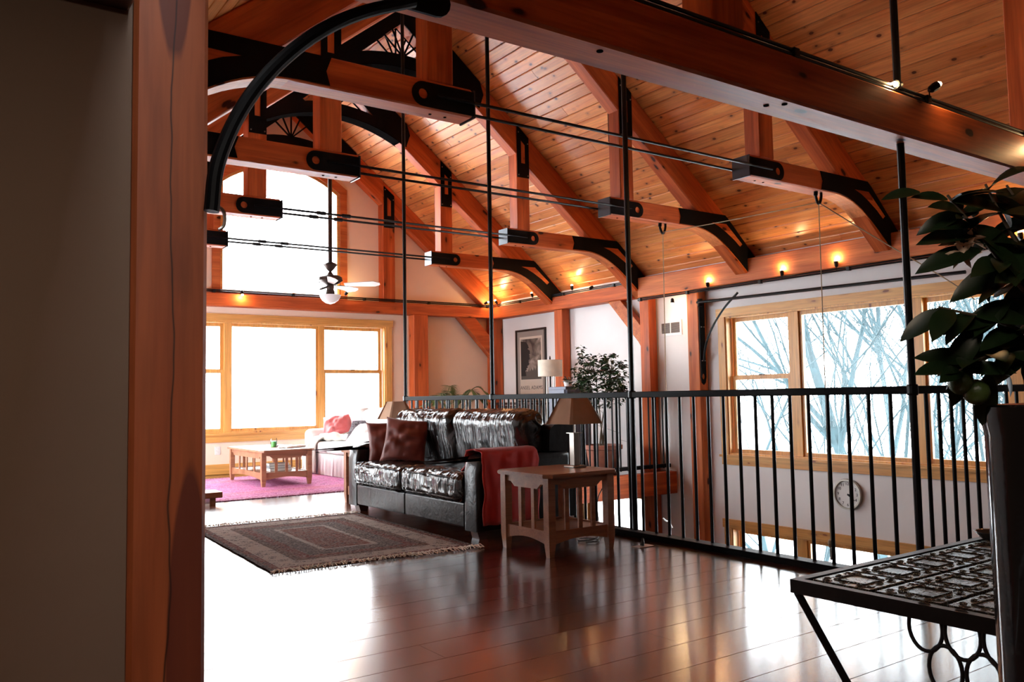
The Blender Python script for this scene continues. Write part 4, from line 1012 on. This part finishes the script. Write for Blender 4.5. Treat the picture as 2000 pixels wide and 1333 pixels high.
# ================================================================== PLANTS
def leafmesh(l, w_, fold=.25, droop=.25, n=5):
    """pointed leaf along +x, returns vertex rows"""
    rows = []
    for i in range(n + 1):
        t_ = i / n; hw = w_ / 2 * math.sin(PI * min(1, t_ * .94 + .05)) ** .8 if i < n else 0
        rows.append((l * t_, hw, -droop * l * t_ * t_))
    return rows
def addleaf(bm, p, d, up, l, w_, fold=.25, droop=.3, n=5):
    M_ = frm(d, z=up, loc=p); prev = None
    for x, hw, z in leafmesh(l, w_, fold, droop, n):
        if hw == 0: cur = [bm.verts.new(M_ @ Vector((x, 0, z)))] * 3
        else: cur = [bm.verts.new(M_ @ Vector((x, -hw, z + hw * fold))), bm.verts.new(M_ @ Vector((x, 0, z))), bm.verts.new(M_ @ Vector((x, hw, z + hw * fold)))]
        if prev:
            for a in (0, 1):
                q = [prev[a], prev[a + 1], cur[a + 1], cur[a]]; u = []
                [u.append(v) for v in q if v not in u]
                if len(u) > 2: bm.faces.new(u)
        prev = cur
def rvec(rr, z=0.0): 
    a = rr.uniform(0, 2 * PI); return Vector((math.cos(a), math.sin(a), z)).normalized()
# camellia in terracotta pot
cm = root('potted_camellia', 'leafy camellia shrub in a terracotta pot behind the railing', 'plant', (7.70, 8.78, 0))
px, py = 7.70, 8.78
put('pot', lathe([(.17, .0), (.19, .03), (.235, .32), (.262, .33), (.265, .385), (.245, .39), (.235, .33), (.20, .33)], (px, py, 0), 28), TERRA, cm, smooth=True, auto=35)
put('soil', lathe([(.01, .0), (.226, .0), (.226, .01), (.01, .012)], (px, py, .335), 20), plain('soil', (.03, .02, .015), .9), cm)
rr = random.Random(11); tips = []
def twig(bm, p, d, l, r, lvl, tips, rr, gn=.35):
    pts = [p]; q = Vector(p); dd = Vector(d)
    for k in range(4):
        dd = (dd + Vector((rr.uniform(-1, 1), rr.uniform(-1, 1), rr.uniform(-.5, .9))) * gn * .5).normalized(); q = q + dd * l / 4; pts.append(q.copy())
        if lvl == 0 or k > 1: tips.append((q.copy(), dd.copy()))
    addtube(bm, pts, [r * (1 - .12 * k) for k in range(5)], 5)
    if lvl > 0:
        for _ in range(4): twig(bm, pts[rr.choice((2, 3, 4))], (dd + rvec(rr, .1) * .9).normalized(), l * .62, r * .6, lvl - 1, tips, rr, gn)
bm = bmesh.new(); nodes = []
for k in range(4):
    b0 = Vector((px + rr.uniform(-.05, .05), py + rr.uniform(-.05, .05), .34)); a = k * 1.6 + .4
    pts = catmull([b0, b0 + Vector((rr.uniform(-.04, .04), rr.uniform(-.04, .04), .3)), b0 + Vector((math.cos(a) * .1, math.sin(a) * .1, .62)), b0 + Vector((math.cos(a) * .2, math.sin(a) * .2, 1.02))], 5)
    addtube(bm, pts, [.013 - .008 * i / len(pts) for i in range(len(pts))], 6); nodes += pts[6:]
tips = []
while len(tips) < 230:
    v = Vector((rr.uniform(-1, 1), rr.uniform(-1, 1), rr.uniform(-1, 1)))
    if v.length > 1 or v.length < .35 or noise.noise(v * 2.3 + Vector((3, 1, 7))) < -.12: continue
    p = Vector((px + v.x * .43, py + v.y * .43, 1.26 + v.z * (.42 if v.z > 0 else .40)))
    q = min(nodes, key=lambda t_: (t_ - p).length + max(0, t_.z - p.z) * 2); tips.append((p, (p - q).normalized()))
    addtube(bm, [q, (q + p) / 2 + Vector((0, 0, .02)), p], [.004, .003, .0018], 4)
p0 = Vector((px - .22, py + .12, 1.45)); addtube(bm, [p0, p0 + Vector((-.02, 0, .15)), p0 + Vector((-.04, 0, .28))], .003, 4)
for k in range(5): tips.append((p0 + Vector((-.02 - .01 * k, 0, .08 + .05 * k)), Vector((0, 0, 1))))
put('stem', bm, STEM, cm)
bm = bmesh.new()
for p, d in tips:
    for _ in range(7):
        ld = (rvec(rr, rr.uniform(-.6, .6)) + d * .3).normalized(); addleaf(bm, p + rvec(rr, rr.uniform(-.8, .8)) * rr.uniform(.005, .045), ld, (rr.uniform(-.6, .6), rr.uniform(-.6, .6), 1), rr.uniform(.05, .08), rr.uniform(.028, .042), n=3)
put('foliage', bm, LEAF, cm)['kind'] = 'stuff'
for p in ((7.72, 8.5, 1.34), (7.55, 8.6, 1.4)):
    bm = bmesh.new()
    for k in range(9):
        a = k * 2.4; addleaf(bm, Vector(p), (math.cos(a), math.sin(a) - .5, .3), (0, 0, 1), .035, .03, n=3)
    put('flower', bm, plain('pink_petal', (.65, .22, .24), .6), cm)
# small plant on the cabinet
sp_ = root('small_houseplant', 'small leafy houseplant on top of the slate-blue cabinet', 'plant', (7.72, 9.55, 1.205))
put('pot', lathe([(.05, 0), (.065, .08), (.06, .08), (.05, .07)], (7.72, 9.55, 1.205), 14), CERAM, sp_)
bm = bmesh.new(); rr = random.Random(4)
for k in range(70):
    d = (rvec(rr, rr.uniform(.0, .9))); addleaf(bm, Vector((7.72, 9.55, 1.27)) + d * rr.uniform(.02, .10), d, (0, 0, 1), .05, .03, n=3)
put('foliage', bm, LEAF, sp_)['kind'] = 'stuff'
# palm
pm = root('potted_palm', 'feathery green palm before the far wall, behind the railing', 'plant', (7.0, 11.5, 0))
put('pot', lathe([(.14, 0), (.19, .30), (.18, .30), (.16, .27), (.01, .26)], (7.0, 11.5, 0), 20), DARKW, pm)
rr = random.Random(8)
for k in range(11):
    a = 2 * PI * k / 11 + rr.uniform(-.2, .2); R_ = rr.uniform(.32, .58); h = rr.uniform(1.02, 1.25)
    pts = catmull([(7.0, 11.5, .28), (7.0 + math.cos(a) * R_ * .25, 11.5 + math.sin(a) * R_ * .25, h * .8), (7.0 + math.cos(a) * R_ * .65, 11.5 + math.sin(a) * R_ * .65, h), (7.0 + math.cos(a) * R_, 11.5 + math.sin(a) * R_, h * .93)], 8)
    f = put('frond', tube(pts, .004, 5), LEAF3, pm)
    bm = bmesh.new()
    for i in range(9, len(pts) - 1):
        d = (pts[i + 1] - pts[i]).normalized(); sd = d.cross(Vector((0, 0, 1))).normalized()
        for s in (1, -1):
            for o_ in (0, .5): addleaf(bm, pts[i] + (pts[i + 1] - pts[i]) * o_, (sd * s + d * .7 + Vector((0, 0, .15))).normalized(), (0, 0, 1), .17, .016, n=3)
    put('leaflets', bm, LEAF3, f)
# citrus in tall black planter
ct = root('potted_citrus', 'dark citrus shrub with green fruit in a tall black glazed planter at right', 'plant', (2.02, .74, 0))
bm = bmesh.new(); prof = []
hw = .165; R_ = []
for z, k in ((0, .96), (.03, .98), (.5, .99), (.97, 1.0), (1.005, 1.03), (1.03, 1.03), (1.035, 1.0), (1.03, .9), (.97, .88)):
    ring = []
    for i in range(32):
        a = 2 * PI * (i + .5) / 32; c, s = math.cos(a), math.sin(a); m_ = (abs(c) ** 6 + abs(s) ** 6) ** (-1 / 6)
        ring.append(bm.verts.new((1.985 + hw * k * m_ * c, .735 + hw * k * m_ * s, z)))
    R_.append(ring)
for A, B in zip(R_, R_[1:]):
    for i in range(32): bm.faces.new((A[i], A[(i + 1) % 32], B[(i + 1) % 32], B[i]))
bm.faces.new(R_[0][::-1]); bm.faces.new(R_[-1])
put('planter', bm, plain('black_glaze', (.006, .006, .007), .15, coat=.5, nscale=14.0, nstr=.35), ct, smooth=True, auto=40)
rr = random.Random(21); base = Vector((2.0, .72, .96))
LD = [  # branch tips (world) along which large leaves are set
    [(2.02, .74, 1.16), (1.93, .79, 1.27), (1.86, .84, 1.39), (1.80, .87, 1.47)],
    [(2.04, .72, 1.18), (1.97, .78, 1.30), (1.93, .82, 1.42), (1.90, .84, 1.50)],
    [(2.06, .70, 1.2), (2.05, .78, 1.36), (2.04, .86, 1.52)],
    [(2.0, .76, 1.10), (1.90, .83, 1.14), (1.82, .89, 1.10)],
    [(2.03, .75, 1.12), (1.92, .82, 1.20), (1.80, .90, 1.24)],
    [(2.08, .74, 1.15), (2.10, .82, 1.30), (2.12, .90, 1.45)],
    [(2.12, .70, 1.15), (2.18, .72, 1.32), (2.22, .74, 1.50)],
    [(2.05, .65, 1.15), (2.02, .60, 1.32), (2.0, .58, 1.48)]]
bm = bmesh.new(); bl = bmesh.new()
lv = []
for br_ in LD:
    br_ = [(p[0] - .07, p[1] + .01, p[2]) for p in br_]
    pts = catmull([base] + [Vector(p) for p in br_], 6); addtube(bm, pts, [.0065 - .004 * i / len(pts) for i in range(len(pts))], 6)
    for i in range(7, len(pts), 2):
        for _ in range(3):
            d = (rvec(rr, rr.uniform(-.7, .35)) + Vector((-.25, .2, 0))).normalized()
            lv.append((pts[i], d, (-.55 + rr.uniform(-.5, .5), -.35 + rr.uniform(-.5, .5), .7), rr.uniform(.08, .13)))
put('stem', bm, STEM, ct)
# hand-placed outline leaves at the left edge of the shrub
for p, d, l in (((1.73, .88, 1.46), (-.75, .45, .25), .07), ((1.68, .91, 1.475), (-.8, .5, .02), .075), ((1.79, .85, 1.39), (-.75, .5, .02), .12), ((1.79, .85, 1.355), (-.75, .5, -.15), .13),
                ((1.85, .81, 1.32), (-.7, .5, -.3), .14), ((1.84, .82, 1.25), (-.6, .45, -.5), .13), ((1.80, .86, 1.20), (-.5, .35, -.75), .13), ((1.78, .88, 1.14), (-.3, .2, -.95), .11), ((1.82, .86, 1.10), (-.1, .1, -1), .11),
                ((1.88, .78, 1.30), (-.3, .5, -.8), .14), ((1.93, .76, 1.22), (-.2, .4, -.9), .13), ((1.95, .80, 1.45), (.1, .5, .5), .13), ((2.0, .8, 1.38), (.4, .5, -.3), .14), ((1.90, .8, 1.42), (-.5, .5, .6), .12)):
    lv.append((Vector(p), Vector(d), (-.6, -.45, .55), l))
for p, d, up, l in lv:
    b = bmesh.new(); addleaf(b, Vector((0, 0, 0)), (1, 0, 0), (0, 0, 1), l, l * .40, fold=.3, droop=.28, n=7)
    put('leaf', b, LEAF2, ct, frm(d, z=up, loc=p), smooth=True)
for (x, y, z, r) in ((1.765, .89, 1.082, .0255), (1.785, .87, 1.062, .027)):
    f = put('fruit', lathe([(.002, -r), (r * .5, -r * .87), (r * .87, -r * .5), (r, 0), (r * .87, r * .5), (r * .5, r * .87), (.004, r * .98)], (x, y, z), 18), plain('green_citrus', (.05, .085, .02), .35, nscale=120.0, nstr=.2), ct, smooth=True)
bm = bmesh.new()
for k in range(6):
    a = k * 2 * PI / 6; addleaf(bm, Vector((0, 0, 0)), (math.cos(a), math.sin(a), .5), (0, 0, 1), .034, .012, droop=.5, n=4)
fm = bpy.data.meshes.new('blossom'); bm.to_mesh(fm); bm.free(); fm.materials.append(plain('cream_petal', (.80, .62, .48), .6))
for p, r_ in (((1.765, .87, 1.365), 0), ((1.78, .865, 1.378), 40), ((1.765, .87, 1.35), 70)):
    put('blossom', fm, None, ct, T(*p) @ rot(x=r_, z=r_ * 2))

# ================================================================== TILE-TOP TABLE
tt = root('tile_top_table', 'wrought iron table with glazed dark relief tiles, lower right foreground', 'table', (2.7, 1.3, 0))
tx0, tx1, ty0, ty1, th = 2.2, 3.9, .35, 1.66, .5
IRON = plain('rough_iron', (.016, .013, .013), .45, .5, nscale=40.0, nstr=.2)
put('frame', prism(rect(tx0, tx1, ty0, ty1), th - .045, th - .004, fn=lambda a, b, y: (a, b, y), holes=[rect(tx0 + .03, tx1 - .03, ty0 + .03, ty1 - .03)]), IRON, tt)
put('tray', box(tx0 + .03, tx1 - .03, ty0 + .03, ty1 - .03, th - .03, th - .018), IRON, tt)
def tilemat():
    m, n, b = newmat('relief_glaze'); tc = node(n, 'ShaderNodeTexCoord'); oi = node(n, 'ShaderNodeObjectInfo')
    mul = node(n, 'ShaderNodeMath', operation='MULTIPLY'); mul.inputs[1].default_value = 9.0; L(n, oi.outputs['Random'], mul.inputs[0])
    add = node(n, 'ShaderNodeVectorMath', operation='ADD'); L(n, tc.outputs['Object'], add.inputs[0]); L(n, mul.outputs[0], add.inputs[1])
    a = node(n, 'ShaderNodeTexNoise', Scale=22.0, Detail=1.0, Distortion=2.5); L(n, add.outputs[0], a.inputs['Vector'])
    ln = ramp(n, a.outputs[0], [(.42, (0, 0, 0)), (.47, (1, 1, 1)), (.53, (1, 1, 1)), (.58, (0, 0, 0))])
    c = mixc(n, ln.outputs[0], (.010, .007, .006), (.09, .07, .05)); L(n, c, b.inputs['Base Color']); b.inputs['Specular IOR Level'].default_value = .3
    b.inputs['Roughness'].default_value = .28; bump(n, b, ln.outputs[0], 1.0, .012); return m
TILE = tilemat()
bmt = box(-.0945, .0945, -.0945, .0945, -.012, .0, .003, 2)
for a_ in range(4):                                                   # raised scroll border on every tile
    for b_ in range(3):
        M4 = rot(z=90 * a_); sx_ = -.06 + .055 * b_; sg = 1 if b_ % 2 else -1
        addtube(bmt, [M4 @ Vector((sx_ + .018 * math.cos(q * .75) * (1 - q / 11), -.072 + sg * .014 * math.sin(q * .75) * (1 - q / 11), -.0004)) for q in range(10)], .0028, 5)
    addtube(bmt, [M4 @ Vector((x_, -.050, .001)) for x_ in (-.050, 0, .050)], .0028, 5)
for a_ in range(0):
    addtube(bmt, [rot(z=45 * a_) @ Vector((.006 + .007 * q, .009 * math.sin(q * 1.1), .0012)) for q in range(6)], .003, 5)
 
tmsh = bpy.data.meshes.new('tile'); bmt.to_mesh(tmsh); bmt.free(); tmsh.materials.append(TILE)
nx_, ny_ = 8, 6
for i in range(nx_):
    for j in range(ny_):
        put('tile', tmsh, None, tt, T(tx0 + .04 + .203 * (i + .5), ty1 - .04 - .205 * (j + .5), th + .0 - .003))
for (lx, ly, ex, ey) in ((tx0 + .015, ty1 - .015, .24, -.09), (tx0 + .015, ty0 + .015, .24, .09), (tx1 - .015, ty1 - .015, -.24, -.09), (tx1 - .015, ty0 + .015, -.24, .09)):
    put('leg', tube([(lx, ly, th - .045), (lx + ex, ly + ey, 0)], .0125, 8), IRON, tt)
def ringyz(cy_, cz_, ry, rz_): return tube([(tx0 + .015, cy_ + ry * math.cos(a), cz_ + rz_ * math.sin(a)) for a in [2 * PI * k / 24 for k in range(24)]], .0055, 8, closed=True)
for k in range(9):
    cy_ = 1.245 - .098 * k
    if cy_ < ty0 + .05: break
    put('scroll_ring', ringyz(cy_, .434, .046, .062), IRON, tt)
    put('scroll_ring', ringyz(cy_ - .049, .335, .044, .062), IRON, tt)
ds = root('small_dish', 'small glass dish at the back edge of the tiled table', 'dish', (3.34, 1.60, .5))
put('bowl', lathe([(.03, 0), (.035, .004), (.055, .025), (.06, .03), (.056, .028), (.034, .008), (.01, .007)], (3.34, 1.60, th - .002), 20), plain('smoked_glass', (.08, .07, .07), .1), ds, smooth=True)

# ================================================================== CEILING FAN
cf = root('ceiling_fan', 'bronze ceiling fan with pale blades and bowl light before the arched window', 'ceiling fan', (4.67, 11.0, 5.9))
c0 = (4.67, 11.0, 0)
put('down_rod', tube([(4.67, 11.0, 5.9), (4.67, 11.0, 2.97)], .03, 10), BRONZE, cf)
put('coupling', lathe([(.02, 2.86), (.05, 2.89), (.075, 2.93), (.10, 2.955), (.085, 2.97), (.06, 2.985), (.03, 3.0)], c0, 20), BRONZE, cf, smooth=True, auto=40)
put('motor_housing', lathe([(.05, 2.60), (.055, 2.66), (.13, 2.70), (.165, 2.735), (.165, 2.775), (.13, 2.80), (.05, 2.815), (.02, 2.86)], c0, 28), BRONZE, cf, smooth=True, auto=40)
put('light_collar', lathe([(.05, 2.53), (.065, 2.545), (.055, 2.60)], c0, 20), BRONZE, cf)
put('bowl_shade', lathe([(.01, 2.405), (.06, 2.42), (.11, 2.455), (.14, 2.50), (.15, 2.53), (.05, 2.54)], c0, 28), CERAM, cf, smooth=True, auto=40)
BLADE = plain('pale_blade', (.62, .55, .50), .4)
for k in range(5):
    a = math.radians(-38 + 72 * k); M_ = T(4.67, 11.0, 2.675) @ rot(z=math.degrees(a)) @ rot(x=-20)
    bl_ = put('blade', prism([(.20, -.045), (.62, -.075), (.70, -.03), (.70, .03), (.62, .075), (.20, .045)], -.004, .004, fn=lambda a_, b_, y: (a_, b_, y)), BLADE, cf, M_)
    put('blade_iron', prism([(.05, -.015), (.16, -.03), (.26, -.022), (.26, .022), (.16, .03), (.05, .015)], -.012, -.005, fn=lambda a_, b_, y: (a_, b_, y)), BRONZE, bl_, M_)

# ================================================================== WINTER TREES OUTSIDE
def tree(label, x, y, h, seed, lean=(0, 0), group='bare trees outside the windows', r0=.16):
    rr = random.Random(seed); t = root('bare_tree', label, 'tree', (x, y, -3.3), group)
    bm = bmesh.new()
    def grow(p, d, l, r, lvl):
        pts = [p]; q = p.copy(); dd = d.copy(); n = 5
        for k in range(n):
            dd = (dd + Vector((rr.uniform(-1, 1), rr.uniform(-1, 1), rr.uniform(-.3, .6))) * .16).normalized(); q = q + dd * l / n; pts.append(q.copy())
        addtube(bm, pts, [r * (1 - .5 * k / n) for k in range(n + 1)], 6 if lvl > 1 else 4)
        if lvl > 0:
            for _ in range(rr.choice((4, 5, 6)) if lvl < 3 else 9):
                k = rr.randint(1, n); grow(pts[k], (dd * .9 + rvec(rr, rr.uniform(-.1, .6)) * rr.uniform(.5, 1.0)).normalized(), l * rr.uniform(.45, .7), r * .42, lvl - 1)
    grow(Vector((x, y, -3.35)), Vector((lean[0], lean[1], 1)).normalized(), h * .75, r0, 3)
    put('branches', bm, BARK, t); return t
TL = [('pale bare tree leaning across the right window', 13.5, 7.2, 10, 1, (0, -.55)), ('thick-trunked bare tree in the middle of the right window', 14.5, 8.6, 12, 2, (.1, .25)),
      ('slim bare tree seen in the narrow left sash of the right window', 13.0, 10.0, 8, 3, (0, .15)), ('bare tree behind the hanging rod at the right window', 16.0, 6.3, 12, 4, (0, -.2)),
      ('bare forked tree far behind the right window', 18.5, 9.5, 12, 5, (0, .1)), ('bare tree beyond the citrus shrub outside the right window', 14.0, 5.0, 10, 6, (0, .2)),
      ('slender bare tree behind the lower right window', 20.0, 12.0, 12, 7, (0, 0)), ('bare tree visible through the right sash of the far low window', 10.2, 20.0, 8, 8, (0, 0)),
      ('small bare tree low outside the right window', 12.0, 6.0, 5, 9, (0, .1)), ('farthest bare tree outside the right window', 24.0, 13.0, 13, 10, (0, 0))]
for k_, (x_, y_) in enumerate(((12.2, 8.9), (12.8, 7.9), (13.6, 6.4), (12.6, 5.4), (15.5, 10.9), (17.0, 8.0), (16.5, 11.6))):
    TL.append((['leafless sapling close outside the left sash of the right window', 'leafless sapling outside the middle pane of the right window', 'leafless sapling outside, right part of the middle pane', 'leafless sapling outside behind the second hanging rod',
                'thin leafless tree farther out behind the left sash', 'thin leafless tree farther out behind the middle pane', 'thin leafless tree seen between left sash and mullion'][k_], x_, y_, 6.5 + k_ % 3, 30 + k_, (.1 * (k_ % 3 - 1), .12 * (k_ % 4 - 1.5))))
for l_, x, y, h, s, ln in TL: tree(l_, x, y, h, s, ln, r0=.04 if s >= 30 else (.085 if s != 2 else .15))
